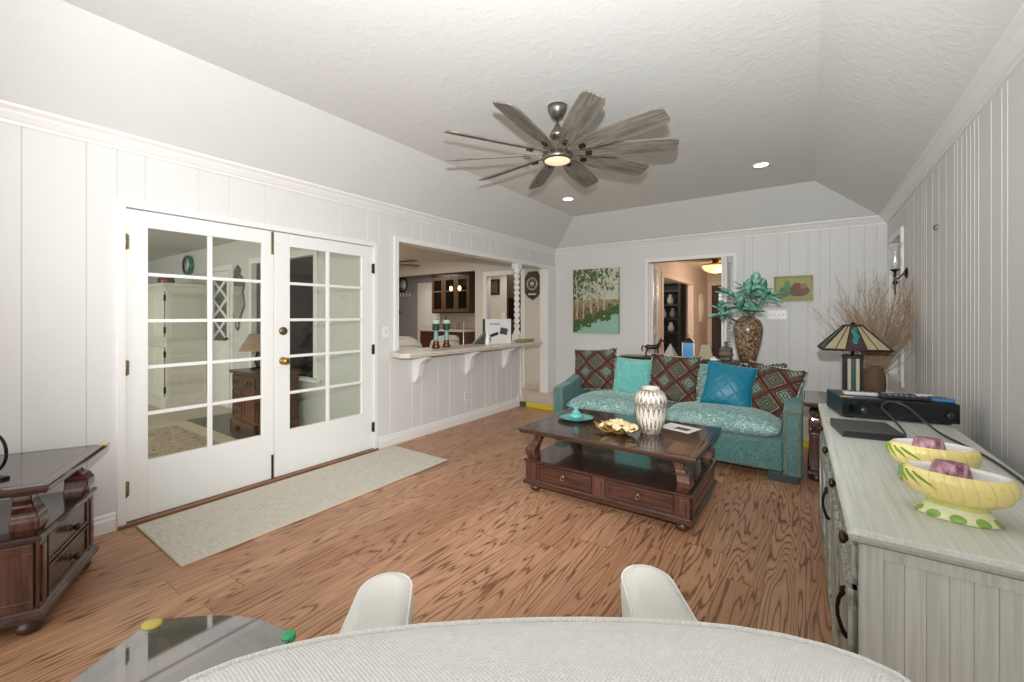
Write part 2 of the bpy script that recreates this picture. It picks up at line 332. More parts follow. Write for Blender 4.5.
# ------------------------------------------------------------------ mesh helpers
class MB:
    def __init__(s): s.v = []; s.f = []; s.uv = {}; s.sm = set()
    def add(s, vs, fs, smooth=False, uvs=None):
        o = len(s.v); s.v += [tuple(p) for p in vs]
        for i, f in enumerate(fs):
            if smooth: s.sm.add(len(s.f))
            if uvs: s.uv[len(s.f)] = [uvs[k] for k in f] if not isinstance(uvs, dict) else uvs[i]
            s.f.append(tuple(k+o for k in f))
        return s
    def box(s, x0, x1, y0, y1, z0, z1):
        if x0 > x1: x0, x1 = x1, x0
        if y0 > y1: y0, y1 = y1, y0
        if z0 > z1: z0, z1 = z1, z0
        return s.add([(x0, y0, z0), (x1, y0, z0), (x1, y1, z0), (x0, y1, z0), (x0, y0, z1), (x1, y0, z1), (x1, y1, z1), (x0, y1, z1)],
                     [(0, 3, 2, 1), (4, 5, 6, 7), (0, 1, 5, 4), (1, 2, 6, 5), (2, 3, 7, 6), (3, 0, 4, 7)])
    def cbox(s, c, d): return s.box(c[0]-d[0]/2, c[0]+d[0]/2, c[1]-d[1]/2, c[1]+d[1]/2, c[2]-d[2]/2, c[2]+d[2]/2)
    def loft(s, rings, cap=True, smooth=True, closed=True):
        n = len(rings[0]); vs = [p for r in rings for p in r]; fs = []
        for i in range(len(rings)-1):
            for k in range(n if closed else n-1):
                k2 = (k+1) % n; fs.append((i*n+k, i*n+k2, (i+1)*n+k2, (i+1)*n+k))
        o = len(s.f); s.add(vs, fs, smooth)
        if cap:
            b = len(s.v)-len(vs)
            s.f.append(tuple(b+k for k in reversed(range(n)))); s.f.append(tuple(b+(len(rings)-1)*n+k for k in range(n)))
        return s
    def lathe(s, prof, c=(0, 0, 0), n=24, sx=1, sy=1, cap=True, rot=None, uv=False, smooth=True):
        rings = []
        for (r, z) in prof:
            ring = []
            for k in range(n):
                a = 2*pi*k/n; p = Vector((r*cos(a)*sx, r*sin(a)*sy, z))
                if rot is not None: p = rot @ p
                ring.append((p[0]+c[0], p[1]+c[1], p[2]+c[2]))
            rings.append(ring)
        base = len(s.f); s.loft(rings, cap, smooth)
        if uv:
            m = len(prof)-1
            for i in range(m):
                for k in range(n):
                    u0, u1, v0, v1 = k/n, (k+1)/n, i/m, (i+1)/m
                    s.uv[base+i*n+k] = [(u0, v0), (u1, v0), (u1, v1), (u0, v1)]
        return s
    def tube(s, pts, r, n=8, cap=True):
        pts = [Vector(p) for p in pts]; rr = r if isinstance(r, (list, tuple)) else [r]*len(pts)
        rings = []; up = None
        for i, p in enumerate(pts):
            t = (pts[min(i+1, len(pts)-1)]-pts[max(i-1, 0)])
            if t.length < 1e-9: t = Vector((0, 0, 1))
            t.normalize()
            if up is None:
                up = Vector((0, 0, 1)) if abs(t.z) < 0.9 else Vector((1, 0, 0))
            a = t.cross(up)
            if a.length < 1e-6: a = t.orthogonal()
            a.normalize(); b = a.cross(t).normalized(); up = b
            rings.append([tuple(p+(a*cos(2*pi*k/n)+b*sin(2*pi*k/n))*rr[i]) for k in range(n)])
        return s.loft(rings, cap)
    def prism(s, poly, axis, d0, d1):
        def P(a, b, d): return (d, a, b) if axis == 0 else ((a, d, b) if axis == 1 else (a, b, d))
        return s.loft([[P(a, b, d0) for a, b in poly], [P(a, b, d1) for a, b in poly]], True, False)
    def xf(s, m, start=0):
        for i in range(start, len(s.v)): s.v[i] = tuple(m @ Vector(s.v[i]))
        return s
    def build(s, name, mat, parent=None, loc=None, rot=None, bev=0, sub=0, solid=0, smooth=None, seg=2):
        me = bpy.data.meshes.new(name); me.from_pydata(s.v, [], s.f); me.validate(); 
        bm = bmesh.new(); bm.from_mesh(me); bmesh.ops.recalc_face_normals(bm, faces=bm.faces); bm.to_mesh(me); bm.free()
        if s.uv:
            l = me.uv_layers.new(name='UVMap')
            for i, p in enumerate(me.polygons):
                if i in s.uv:
                    vsf = s.f[i]; m = dict(zip(vsf, s.uv[i]))
                    for li in p.loop_indices: l.data[li].uv = m.get(me.loops[li].vertex_index, (0, 0))
        for i, p in enumerate(me.polygons): p.use_smooth = (i in s.sm) if smooth is None else smooth
        o = bpy.data.objects.new(name, me); COL.objects.link(o)
        if mat: me.materials.append(mat)
        if parent: o.parent = parent
        if loc is not None: o.location = loc
        if rot is not None: o.rotation_euler = rot if isinstance(rot, (tuple, list)) else (0, 0, rot)
        if bev:
            b = o.modifiers.new('bevel', 'BEVEL'); b.width = bev; b.segments = seg; b.limit_method = 'ANGLE'; b.angle_limit = R(40)
        if sub:
            m = o.modifiers.new('sub', 'SUBSURF'); m.levels = sub; m.render_levels = sub
        if solid:
            m = o.modifiers.new('solid', 'SOLIDIFY'); m.thickness = solid; m.offset = 1
        return o
def B(*a): return MB().box(*a)
def empty(name, loc=(0, 0, 0), rz=0):
    o = bpy.data.objects.new(name, None); COL.objects.link(o); o.location = loc; o.rotation_euler = (0, 0, rz); o.empty_display_size = 0.1; return o
def tag(o, label, cat, group=None):
    o['label'] = label; o['category'] = cat
    if group: o['group'] = group
    return o
def thing(name, label, cat, loc=(0, 0, 0), rz=0, group=None): return tag(empty(name, loc, rz), label, cat, group)
def struct(o): o['kind'] = 'structure'; return o
def dup(root, loc=None, rz=None, label=None):
    r = root.copy(); COL.objects.link(r)
    if loc is not None: r.location = loc
    if rz is not None: r.rotation_euler = (0, 0, rz)
    if label: r['label'] = label
    def rec(src, dst):
        for ch in list(src.children):
            c = ch.copy(); COL.objects.link(c); c.parent = dst; rec(ch, c)
    rec(root, r); return r
def sweep(prof, path, mat, name, closed=False):
    """prof: (out, z) ; path: xy points, 'out' is to the right of travel; mitred"""
    rings = []; n = len(path)
    for i, p in enumerate(path):
        p = Vector(p); d0 = (p-Vector(path[i-1])).normalized() if i > 0 else None; d1 = (Vector(path[i+1])-p).normalized() if i < n-1 else None
        if d0 is None: d0 = d1
        if d1 is None: d1 = d0
        n0 = Vector((d0.y, -d0.x)); n1 = Vector((d1.y, -d1.x)); m = (n0+n1); m = m/m.dot(n0) if m.length > 1e-6 else n0
        rings.append([(p.x+m.x*o, p.y+m.y*o, z) for o, z in prof])
    return MB().loft(rings, True, False).build(name, mat)

# ------------------------------------------------------------------ the setting
XL, XR, YB, YF = -3.6, 0.724, 6.44, -2.5
YT = 5.34                # the tiled step starts here
ZT = 0.07
def cuts(a, b, seed, ws=(0.10, 0.14, 0.20, 0.20, 0.26, 0.30)):
    r = random.Random(seed); c = [a]
    while c[-1] < b: c.append(c[-1]+r.choice(ws))
    return c
def planks(name, axis, face, depth, rects, grooves, mat, sgn):
    """board wall: axis 'x' = wall runs along x with its face at y=face ; sgn = direction the face looks"""
    mb = MB(); G, D = 0.0045, 0.006
    for (a0, a1, z0, z1) in rects:
        es = [a0]+[g for g in grooves if a0+0.01 < g < a1-0.01]+[a1]
        pts = []                                   # section polyline of the face
        for i in range(len(es)-1):
            l = es[i]+(G if i > 0 else 0); r_ = es[i+1]-(G if i < len(es)-2 else 0)
            if i > 0: pts.append((es[i], -D))
            pts += [(l, 0), (r_, 0)]
        poly = pts+[(a1, -depth), (a0, -depth)]
        ring = lambda z: [((a, face+sgn*o, z) if axis == 'x' else (face+sgn*o, a, z)) for a, o in poly]
        mb.loft([ring(z0), ring(z1)], True, False)
    return struct(mb.build(name, mat))
HW = 2.50
planks('wall_left', 'y', XL, 0.14, [(YF, 0.81, 0, HW), (0.81, 2.72, 2.055, HW), (2.72, 3.02, 0, HW), (3.02, 5.385, 0, 0.925), (3.02, 6.175, 2.155, HW), (6.175, YB+0.1, 0, HW)], cuts(-2.5, 6.5, 3), WALL, 1)
planks('wall_back', 'x', YB, 0.11, [(XL, -2.0, 0, HW), (-2.0, -0.85, 2.16, HW), (-0.85, XR+0.1, 0, HW)], [-0.72, -0.62, -0.34, -0.21, -0.02, 0.10, 0.2, 0.38, 0.52, 0.63], WALL, -1)
planks('wall_right', 'y', XR, 0.12, [(YF, 5.44, 0, HW), (5.44, 6.16, 0, 0.72), (5.44, 6.16, 2.15, HW), (6.16, YB+0.1, 0, HW)], cuts(-2.5, 5.2, 11, (0.07, 0.09, 0.14, 0.19)), WALL, -1)

zs, zc = 2.455, 2.86
x0, x1, y1 = -2.93, 0.043, 5.82
cb = MB()
cv = [(XL-.05, YF, zs-.03), (XL-.05, YB+.06, zs-.03), (x0, y1, zc), (x0, YF, zc), (XR+.05, YB+.06, zs-.03), (x1, y1, zc), (XR+.05, YF, zs-.03), (x1, YF, zc)]
cf = [(0, 1, 2, 3), (1, 4, 5, 2), (4, 6, 7, 5), (3, 2, 5, 7)]
rim = [0, 1, 4, 6, 7, 3]
cb.add(cv+[(x, y, z+0.07) for x, y, z in cv], cf+[tuple(k+8 for k in reversed(f)) for f in cf]+[(rim[i], rim[(i+1) % 6], rim[(i+1) % 6]+8, rim[i]+8) for i in range(6)])
ce = struct(cb.build('ceiling', CEIL))
crown = [(0, 2.408), (0.012, 2.408), (0.016, 2.424), (0.024, 2.428), (0.05, 2.458), (0.056, 2.470), (0.074, 2.482), (0.08, 2.486), (0.08, 2.502), (0, 2.502)]
struct(sweep(crown, [(XL, YF), (XL, YB), (XR, YB), (XR, YF)], TRIM, 'trim_1'))
base = [(0, 0), (0.016, 0), (0.016, 0.075), (0.011, 0.088), (0.011, 0.105), (0.005, 0.115), (0, 0.115)]
struct(sweep(base, [(XL, YF), (XL, 0.772)], TRIM, 'baseboard_left'))
struct(sweep(base, [(XL, 2.765), (XL, 5.335)], TRIM, 'baseboard_left.001'))
baset = [(o, z+ZT) for o, z in [(0, 0), (0.014, 0), (0.014, 0.09), (0.004, 0.10), (0, 0.10)]]
struct(sweep(baset, [(XL+.02, YB), (-2.06, YB)], TILE, 'baseboard_back'))
struct(sweep(baset, [(-0.79, YB), (XR, YB), (XR, 5.36)], TILE, 'baseboard_back.001'))
struct(sweep(base, [(XR, 5.33), (XR, YF)], TRIM, 'baseboard_right'))

struct(B(XL-0.02, XR, YF, YT, -0.1, 0).build('floor', OAK))
fl = MB().box(XL-0.02, XR+0.1, YT, YB, -0.1, ZT).box(-11.2, XL-0.02, 2.9, 8.4, -0.1, ZT).box(-5.2, 1.6, YB, 12.2, -0.1, ZT)
struct(fl.build('floor.001', TILE))
fl = MB().box(-11.2, XL-0.02, YF, 2.1, -0.1, 0).box(-11.2, -6.66, 2.1, 2.9, -0.1, 0)
struct(fl.build('floor.002', STONE))
struct(B(-6.66, XL-0.02, 2.1, 2.9, -0.1, 0).build('floor.003', SLATE))

# french door frame (jambs and casing)
def casing(name, pts_in, wd, mat=TRIM, axis='y', face=XL, sgn=1, th=0.018, jamb=0.14, sill=False):
    """pts_in = (a0,a1,z0,z1) clear opening"""
    a0, a1, z0, z1 = pts_in; mb = MB()
    def bx(p0, p1, o0, o1, q0, q1):
        if axis == 'y': mb.box(face+sgn*o0, face+sgn*o1, p0, p1, q0, q1)
        else: mb.box(p0, p1, face+sgn*o0, face+sgn*o1, q0, q1)
    bx(a0-wd, a0, -jamb, th, z0, z1+wd); bx(a1, a1+wd, -jamb, th, z0, z1+wd); bx(a0, a1, -jamb, th, z1, z1+wd)
    if sill: bx(a0-wd, a1+wd, -jamb, th+0.02, z0-wd, z0)
    return struct(mb.build(name, mat, bev=0.004))
casing('trim_2', (0.818, 2.712, 0, 2.052), 0.043)
struct(B(XL-0.14, XL+0.035, 0.776, 2.755, 0.0, 0.022).build('trim_3', mat_wood('oak_threshold', (112, 78, 54), (150, 110, 80), axis=1), bev=0.006))
# pass-through trim
mb = MB().box(XL-0.143, XL+0.018, 2.968, 3.026, 0.985, 2.205).box(XL-0.143, XL+0.018, 3.026, 6.168, 2.147, 2.205).box(XL-0.143, XL+0.018, 6.168, 6.435, ZT, 2.205)
struct(mb.build('trim_4', TRIM, bev=0.004))
struct(MB().box(XL-0.14, XL+0.012, 5.36, 5.40, 0.0, 0.925).box(XL-0.145, XL+0.018, 5.28, 5.405, 0.0, 0.16).build('trim_5', TRIM, bev=0.003))
casing('trim_6', (-1.995, -0.855, ZT, 2.16), 0.05, axis='x', face=YB, sgn=-1, jamb=0.11)
# window in the right-hand wall near the corner
wn = struct(empty('window_1'))
casing_m = MB()
for (a, b_, c, d) in ((5.40, 5.45, 0.68, 2.2), (6.15, 6.20, 0.68, 2.2), (5.45, 6.15, 2.14, 2.2), (5.38, 6.22, 0.68, 0.73)):
    casing_m.box(XR-0.022, XR+0.12, a, b_, c, d)
casing_m.build('window_frame', TRIM, wn, bev=0.004)
MB().box(XR+0.05, XR+0.056, 5.45, 6.15, 0.73, 2.14).build('pane', GLASS, wn)
MB().box(XR+0.075, XR+0.08, 5.45, 6.15, 0.73, 2.14).build('sky_block_sheet', M('sheet_fabric', (206, 200, 190), 0.8), wn)  # added sheet behind the glass, keeps the bright sky out

# ------------------------------------------------------------------ french doors
def french_door(name, ya, yb, hinge_side, knob):
    d = struct(empty(name)); T0, T1 = XL-0.040, XL-0.002
    za, zb = 0.026, 2.046
    if hinge_side < 0: gy0, gy1 = ya+0.112, yb-0.088
    else: gy0, gy1 = ya+0.128, yb-0.128
    gz0, gz1 = 0.395, 1.938
    m = MB().box(T0, T1, ya, gy0, za, zb).box(T0, T1, gy1, yb, za, zb).box(T0, T1, gy0, gy1, za, gz0).box(T0, T1, gy0, gy1, gz1, zb)
    m.build('door_leaf', WHITE, d, bev=0.003)
    mm = MB(); ym = (gy0+gy1)/2; mw = 0.014
    mm.box(T0+0.004, T1-0.004, ym-mw, ym+mw, gz0, gz1)
    for k in range(1, 5):
        z = gz0+(gz1-gz0)*k/5
        mm.box(T0+0.004, T1-0.004, gy0, ym-mw, z-0.012, z+0.012).box(T0+0.004, T1-0.004, ym+mw, gy1, z-0.012, z+0.012)
    mm.build('muntin_grid', WHITE, d, bev=0.004)
    MB().box(XL-0.023, XL-0.019, gy0-0.004, gy1+0.004, gz0-0.004, gz1+0.004).build('pane', GLASS, d)
    yh = ya-0.003 if hinge_side < 0 else yb+0.003
    for z in (0.24, 1.02, 1.83):
        h = MB()
        h.tube([(XL+0.010, yh, z-0.05), (XL+0.010, yh, z+0.05)], 0.009, 10)
        h.box(XL-0.003, XL+0.006, yh-0.018, yh+0.018, z-0.045, z+0.045)
        h.build('hinge', HINGE if hinge_side < 0 else BRONZE, d)
    if knob:
        k = MB(); q = Matrix.Rotation(pi/2, 3, 'Y')
        k.lathe([(0.033, 0), (0.033, 0.006), (0.012, 0.012), (0.012, 0.035), (0.026, 0.044), (0.031, 0.056), (0.027, 0.068), (0.010, 0.074)], (XL-0.002, ya+0.07, 0.98), 20, rot=q)
        k.build('door_knob', BRASS, d)
        k = MB().lathe([(0.034, 0), (0.034, 0.010), (0.028, 0.016), (0.016, 0.018), (0.016, 0.024)], (XL-0.002, ya+0.07, 1.228), 20, rot=q)
        k.box(XL+0.02, XL+0.032, ya+0.066, ya+0.074, 1.212, 1.244)
        k.build('deadbolt', M('old_brass', (120, 104, 78), 0.35, metal=0.9), d)
        MB().box(XL-0.002, XL+0.006, ya+0.01, ya+0.05, 1.945, 1.99).build('alarm_contact', PLATE, d, bev=0.002)
    else:
        s = MB().box(XL-0.002, XL+0.008, yb-0.024, yb-0.006, 1.86, 2.04).box(XL-0.002, XL+0.014, yb-0.022, yb-0.008, 1.855, 1.875)
        s.build('flush_bolt', HINGE, d, bev=0.002)
        s = MB().box(XL-0.002, XL+0.008, yb-0.022, yb-0.006, 0.03, 0.22).box(XL-0.002, XL+0.014, yb-0.022, yb-0.008, 0.20, 0.22)
        s.build('flush_bolt', BRONZE, d, bev=0.002)
    return d
french_door('door_1', 0.821, 1.743, -1, False)
french_door('door_2', 1.747, 2.709, 1, True)

# ------------------------------------------------------------------ plates
def wall_plate(kind, label, loc, rz, w_, h_, n):
    t = thing(kind, label, 'outlet' if 'outlet' in kind else 'switch', loc, rz)
    B(-w_/2, w_/2, -0.006, 0, -h_/2, h_/2).build('plate', PLATE, t, bev=0.002)
    for i in range(n):
        x = (i-(n-1)/2)*0.046
        if 'outlet' in kind:
            for dz in (-0.02, 0.02):
                MB().lathe([(0.016, 0), (0.016, 0.003)], (x, -0.006, dz), 14, rot=Matrix.Rotation(pi/2, 3, 'X')).build('socket', M('socket_face', (196, 192, 184), 0.4), t)
        else: B(x-0.005, x+0.005, -0.016, -0.006, -0.006, 0.012).build('toggle', M('toggle_grey', (178, 176, 170), 0.4), t)
    return t
wall_plate('light_switch', 'white double switch plate between the french doors and the pass-through', (XL, 2.862, 1.19), pi/2, 0.075, 0.118, 1)
wall_plate('power_outlet', 'white outlet low on the half wall under the bar counter', (XL, 4.121, 0.333), pi/2, 0.072, 0.116, 1)
wall_plate('light_switch', 'wide white multi switch plate below the framed still life', (-0.348, YB, 1.37), 0, 0.21, 0.118, 4)
mb = MB().tube([(XR-0.002, 4.08, 1.98), (XR-0.02, 4.08, 1.975), (XR-0.024, 4.08, 1.955), (XR-0.012, 4.08, 1.945), (XR-0.004, 4.08, 1.955)], 0.004, 6)
tag(mb.build('wall_hook', BLACKM), 'tiny dark hook high on the right-hand panelled wall', 'hook')

# ------------------------------------------------------------------ ceiling fan
fan = thing('ceiling_fan', 'pewter ceiling fan with ten weathered grey wooden blades', 'fan', (-1.490, 2.700, zc))
MB().lathe([(0.0005, -0.085), (0.02, -0.085), (0.04, -0.078), (0.066, -0.03), (0.072, 0.0)], n=28).build('canopy', NICKEL, fan)
MB().lathe([(0.012, -0.2), (0.012, -0.08)], n=14).build('downrod', NICKEL, fan)
MB().lathe([(0.03, -0.225), (0.058, -0.215), (0.05, -0.19), (0.026, -0.15), (0.02, -0.135)], n=24).build('rod_cover', NICKEL, fan)
MB().lathe([(0.07, -0.395), (0.104, -0.392), (0.112, -0.38), (0.112, -0.362), (0.104, -0.356), (0.104, -0.285), (0.094, -0.272), (0.035, -0.265), (0.035, -0.22)], n=32).build('motor_housing', NICKEL, fan)
MB().lathe([(0.001, -0.408), (0.04, -0.406), (0.078, -0.400), (0.092, -0.393), (0.092, -0.386)], n=32).build('light_lens', emit_mat('warm_fan_lens', (240, 206, 172), 0.8), fan)
def blade_mesh():
    ts = [(0.085, 0.028), (0.13, 0.034), (0.2, 0.05), (0.32, 0.068), (0.45, 0.075), (0.62, 0.078), (0.76, 0.078), (0.80, 0.072), (0.815, 0.058)]
    up = [(r, w_) for r, w_ in ts]; dn = [(r, -w_*0.92) for r, w_ in reversed(ts)]
    return up+dn
bl = MB()
o2 = blade_mesh(); nb = len(o2)//2
rt = [[(r, w_, 0.006), (r, -w_, 0.006), (r, -w_, -0.006), (r, w_, -0.006)] for r, w_ in [(0.085, 0.020), (0.14, 0.026), (0.2, 0.038), (0.27, 0.056), (0.36, 0.069), (0.48, 0.075), (0.64, 0.076), (0.77, 0.074), (0.81, 0.064), (0.825, 0.046)]]
bl.loft(rt, True, False)
Mp = Matrix.Translation((0, 0, -0.335)) @ Matrix.Rotation(R(-19), 4, 'X')
bl.xf(Mp)
b0 = None
for k in range(10):
    ang = R(-83+36*k)
    if b0 is None:
        b0 = bl.build('blade', BLADE, fan, rot=ang, bev=0.002)
        br = MB().box(0.20, 0.245, -0.014, 0.014, -0.024, -0.004).xf(Mp)
        br.build('blade_bracket', BRONZE, b0, bev=0.003)
    else:
        bb = b0.copy(); COL.objects.link(bb); bb.parent = fan; bb.rotation_euler = (0, 0, ang)
        for ch in b0.children:
            c2 = ch.copy(); COL.objects.link(c2); c2.parent = bb

def downlight(loc, label):
    t = thing('recessed_light', label, 'light', loc)
    MB().lathe([(0.062, -0.001), (0.088, -0.006), (0.09, 0.0)], n=28).build('trim_ring', WHITE, t)
    MB().lathe([(0.0005, -0.003), (0.063, -0.002), (0.063, 0.0)], n=28).build('lens', emit_mat('downlight_lens', (255, 240, 216), 5), t)
downlight((-2.551, 4.905, zc-0.001), 'recessed ceiling light nearest the corner above the pass-through')
downlight((-0.40, 4.905, zc-0.001), 'recessed ceiling light above the sofa near the right-hand slope')
for x in (-2.551, -0.40):
    lamp('downlight_beam', 'SPOT', (x, 4.905, zc-0.02), 14, (1, 0.9, 0.78), aim=(x, 4.905, 0), spot_size=R(120), spot_blend=0.9, shadow_soft_size=0.06)

# ------------------------------------------------------------------ teal sofa
SX0, SX1, SY0, SY1 = -2.31, -0.055, 4.08, 5.02
sofa = thing('sofa', 'teal crushed velvet sofa with nailhead trim and two seat cushions', 'sofa')
B(SX0+0.13, SX1-0.13, SY0+0.03, SY1-0.2, 0.075, 0.32).build('seat_base', VELVET, sofa, bev=0.012)
def arm_poly():
    return [(SY0, 0.06), (SY0, 0.555), (SY0+0.02, 0.58), (SY0+0.25, 0.61), (SY0+0.5, 0.67), (SY0+0.72, 0.76), (SY1-0.05, 0.80), (SY1, 0.79), (SY1, 0.06)]
for xa in (SX0, SX1-0.125):
    MB().prism(arm_poly(), 0, xa, xa+0.125).build('armrest', VELVET, sofa, bev=0.014, seg=3)
MB().prism([(SY1-0.25, 0.2), (SY1-0.19, 0.81), (SY1-0.14, 0.835), (SY1-0.03, 0.835), (SY1-0.005, 0.81), (SY1-0.005, 0.06), (SY1-0.25, 0.06)], 0, SX0+0.12, SX1-0.12).build('backrest', VELLIT, sofa, bev=0.014, seg=3)
def cushion(xa, xb, ya, yb, za, zb, crown_=0.05, nose=0.05):
    mb = MB(); nx, ny = 18, 12; vs = []; fs = []
    for side in (1, -1):
        for j in range(ny+1):
            for i in range(nx+1):
                u = -1+2*i/nx; v = -1+2*j/ny
                e = (max(0, 1-abs(u)**5)*max(0, 1-abs(v)**5))**0.35
                c = (1-u*u)*(1-v*v)
                zz = (za+zb)/2+side*((zb-za)/2*e+(crown_*c if side > 0 else 0))
                bul = 1+0.0
                vs.append(((xa+xb)/2+u*(xb-xa)/2, (ya+yb)/2+v*(yb-ya)/2, zz))
    n = (nx+1)*(ny+1)
    for s_ in range(2):
        for j in range(ny):
            for i in range(nx):
                a = s_*n+j*(nx+1)+i; q = (a, a+1, a+nx+2, a+nx+1)
                fs.append(q if s_ == 0 else q[::-1])
    mb.add(vs, fs, True)
    return mb
def weld(o):
    bm = bmesh.new(); bm.from_mesh(o.data); bmesh.ops.remove_doubles(bm, verts=bm.verts, dist=1e-5); bmesh.ops.recalc_face_normals(bm, faces=bm.faces); bm.to_mesh(o.data); bm.free(); return o
xm = (SX0+SX1)/2
for xa, xb in ((SX0+0.127, xm-0.003), (xm+0.003, SX1-0.127)):
    weld(cushion(xa, xb, SY0+0.0, SY1-0.22, 0.315, 0.475).build('seat_cushion', VELLIT, sofa, sub=1))
for xa, ya in ((SX0+0.02, SY0+0.02), (SX1-0.23, SY0+0.02), (SX0+0.02, SY1-0.14), (SX1-0.23, SY1-0.14)):
    B(xa, xa+0.21, ya, ya+0.12, 0, 0.075).build('leg', M('charcoal_leg', (52, 62, 66), 0.5), sofa, bev=0.004)
nt = MB()
def nails(p, q, n):
    for i in range(n):
        f = i/(n-1); nt.lathe([(0.0075, 0), (0.006, 0.003), (0.002, 0.005)], tuple(p[k]+(q[k]-p[k])*f for k in range(3)), 6, rot=Matrix.Rotation(pi/2, 3, 'X'))
for xa in (SX0, SX1-0.125):
    nails((xa+0.02, SY0, 0.08), (xa+0.02, SY0, 0.57), 34); nails((xa+0.105, SY0, 0.08), (xa+0.105, SY0, 0.57), 34); nails((xa+0.03, SY0, 0.575), (xa+0.1, SY0, 0.575), 6)
nails((SX0+0.14, SY0+0.03, 0.095), (SX1-0.14, SY0+0.03, 0.095), 100)
nt.build('nailhead_trim', M('nailhead', (168, 150, 100), 0.35, metal=0.8), sofa)

def pillow(name, label, mat, w_, h_, t_, loc, tilt, rz, roll, cord=None):
    root = thing(name, label, 'pillow')
    root.location = loc
    # local: x right, z up, y thickness ; lean back by tilt, roll in plane
    root.rotation_euler = (Matrix.Rotation(rz, 3, 'Z') @ Matrix.Rotation(-tilt, 3, 'X') @ Matrix.Rotation(roll, 3, 'Y')).to_euler()
    n = 18; vs = []; fs = []; uv = []
    def outline(u, v): return (w_/2*u*(1-0.07*(1-v*v)), h_/2*v*(1-0.07*(1-u*u)))
    for side in (-1, 1):
        for j in range(n+1):
            for i in range(n+1):
                u = -1+2*i/n; v = -1+2*j/n; x, z = outline(u, v)
                th = t_/2*(max(0, 1-u*u)**0.55)*(max(0, 1-v*v)**0.55)
                th += 0.006*sin(5*u+3*v)*max(0, 1-u*u)*max(0, 1-v*v)
                vs.append((x, side*th, z)); uv.append(((u+1)/2, (v+1)/2))
    N_ = (n+1)**2
    for s_ in range(2):
        for j in range(n):
            for i in range(n):
                a = s_*N_+j*(n+1)+i; fs.append((a, a+1, a+n+2, a+n+1))
    m = MB().add(vs, fs, True, uv)
    o = m.build('cover', mat, root); weld(o)
    if cord:
        pts = []
        for k in range(81):
            s = k/80*4; e = int(s) % 4; f = s-int(s); f = -1+2*f
            u, v = ((f, -1), (1, f), (-f, 1), (-1, -f))[e]; x, z = outline(u, v); pts.append((x, 0, z))
        MB().tube(pts, 0.007, 6).build('cord_edging', cord, root)
    return root
def mat_cord():
    t = NT('twisted_cord'); v = t.noise(t.tc(), 90, 1); return t.set(color=t.ramp(v, [(0.49, lin((40, 36, 34))), (0.51, lin((200, 196, 180)))], True), rough=0.9)
CORD = mat_cord()
pillow('throw_pillow', 'brown and teal kilim pillow at the far end of the sofa beside the aqua pillow', KILIM, 0.54, 0.48, 0.16, (-2.05, 4.60, 0.735), R(14), R(-4), R(-5), CORD)
pillow('throw_pillow', 'plain aqua pillow with swirling rosette texture on the teal sofa', ROSE, 0.44, 0.42, 0.17, (-1.60, 4.60, 0.69), R(16), R(4), R(3))
pillow('throw_pillow', 'patterned kilim pillow in the middle of the sofa behind the coffee table vase', KILIM, 0.50, 0.50, 0.17, (-1.155, 4.56, 0.705), R(16), R(0), R(2), CORD)
pillow('throw_pillow', 'peacock blue quilted satin pillow leaning on the sofa back', QUILT, 0.44, 0.44, 0.17, (-0.635, 4.51, 0.69), R(20), R(8), R(9))
pillow('throw_pillow', 'large kilim pillow with corded edge slumped on the sofa arm nearest lamp', KILIM, 0.52, 0.48, 0.18, (-0.315, 4.57, 0.675), R(24), R(-18), R(7), CORD)
pillow('throw_pillow', 'small kilim pillow peeking out behind the slumped patterned pillow', KILIM, 0.40, 0.40, 0.09, (-0.36, 4.73, 0.70), R(14), R(0), R(-4), CORD)

# ------------------------------------------------------------------ mahogany tables with scrolled posts
BUN = [(0.022, 0), (0.036, 0.008), (0.044, 0.026), (0.040, 0.042), (0.028, 0.05), (0.034, 0.056), (0.034, 0.062)]
def scroll(x, y, dx, dy, z0, z1, s=1.0):
    """square-sectioned S post: the outer faces belly out low down and sweep in under the top"""
    rings = []; H_ = z1-z0; N_ = 22
    key = [(0, 0.036, 0.0), (0.08, 0.040, 0.004), (0.2, 0.044, 0.012), (0.34, 0.044, 0.014), (0.5, 0.040, 0.006), (0.64, 0.033, -0.012), (0.78, 0.029, -0.026), (0.9, 0.031, -0.030), (1.0, 0.036, -0.026)]
    def lerp(t, k):
        for a, b in zip(key, key[1:]):
            if t <= b[0]:
                f = (t-a[0])/(b[0]-a[0]); f = f*f*(3-2*f); return a[k]+(b[k]-a[k])*f
        return key[-1][k]
    for i in range(N_+1):
        t = i/N_; hw = lerp(t, 1)*s; off = lerp(t, 2)*s; cx, cy = x+dx*off, y+dy*off*0.7; ch = 0.14*hw
        ring = [(hw, -hw+ch), (hw, hw-ch), (hw-ch, hw), (-hw+ch, hw), (-hw, hw-ch), (-hw, -hw+ch), (-hw+ch, -hw), (hw-ch, -hw)]
        rings.append([(cx+a, cy+b, z0+H_*t) for a, b in ring])
    mb = MB().loft(rings, True, False)
    return mb
def moulded_top(xa, xb, ya, yb, z0, z1):
    mb = MB(); pr = [(0.030, z0), (0.010, z0+0.006), (0.004, z0+(z1-z0)*0.45), (0.0, z0+(z1-z0)*0.6), (0.0, z1-0.008), (0.006, z1), (0.03, z1), (0.045, z1-0.0012), (0.052, z1)]
    rings = [[(xa+o, ya+o, z), (xb-o, ya+o, z), (xb-o, yb-o, z), (xa+o, yb-o, z)] for o, z in pr]
    return mb.loft(rings, True, False)
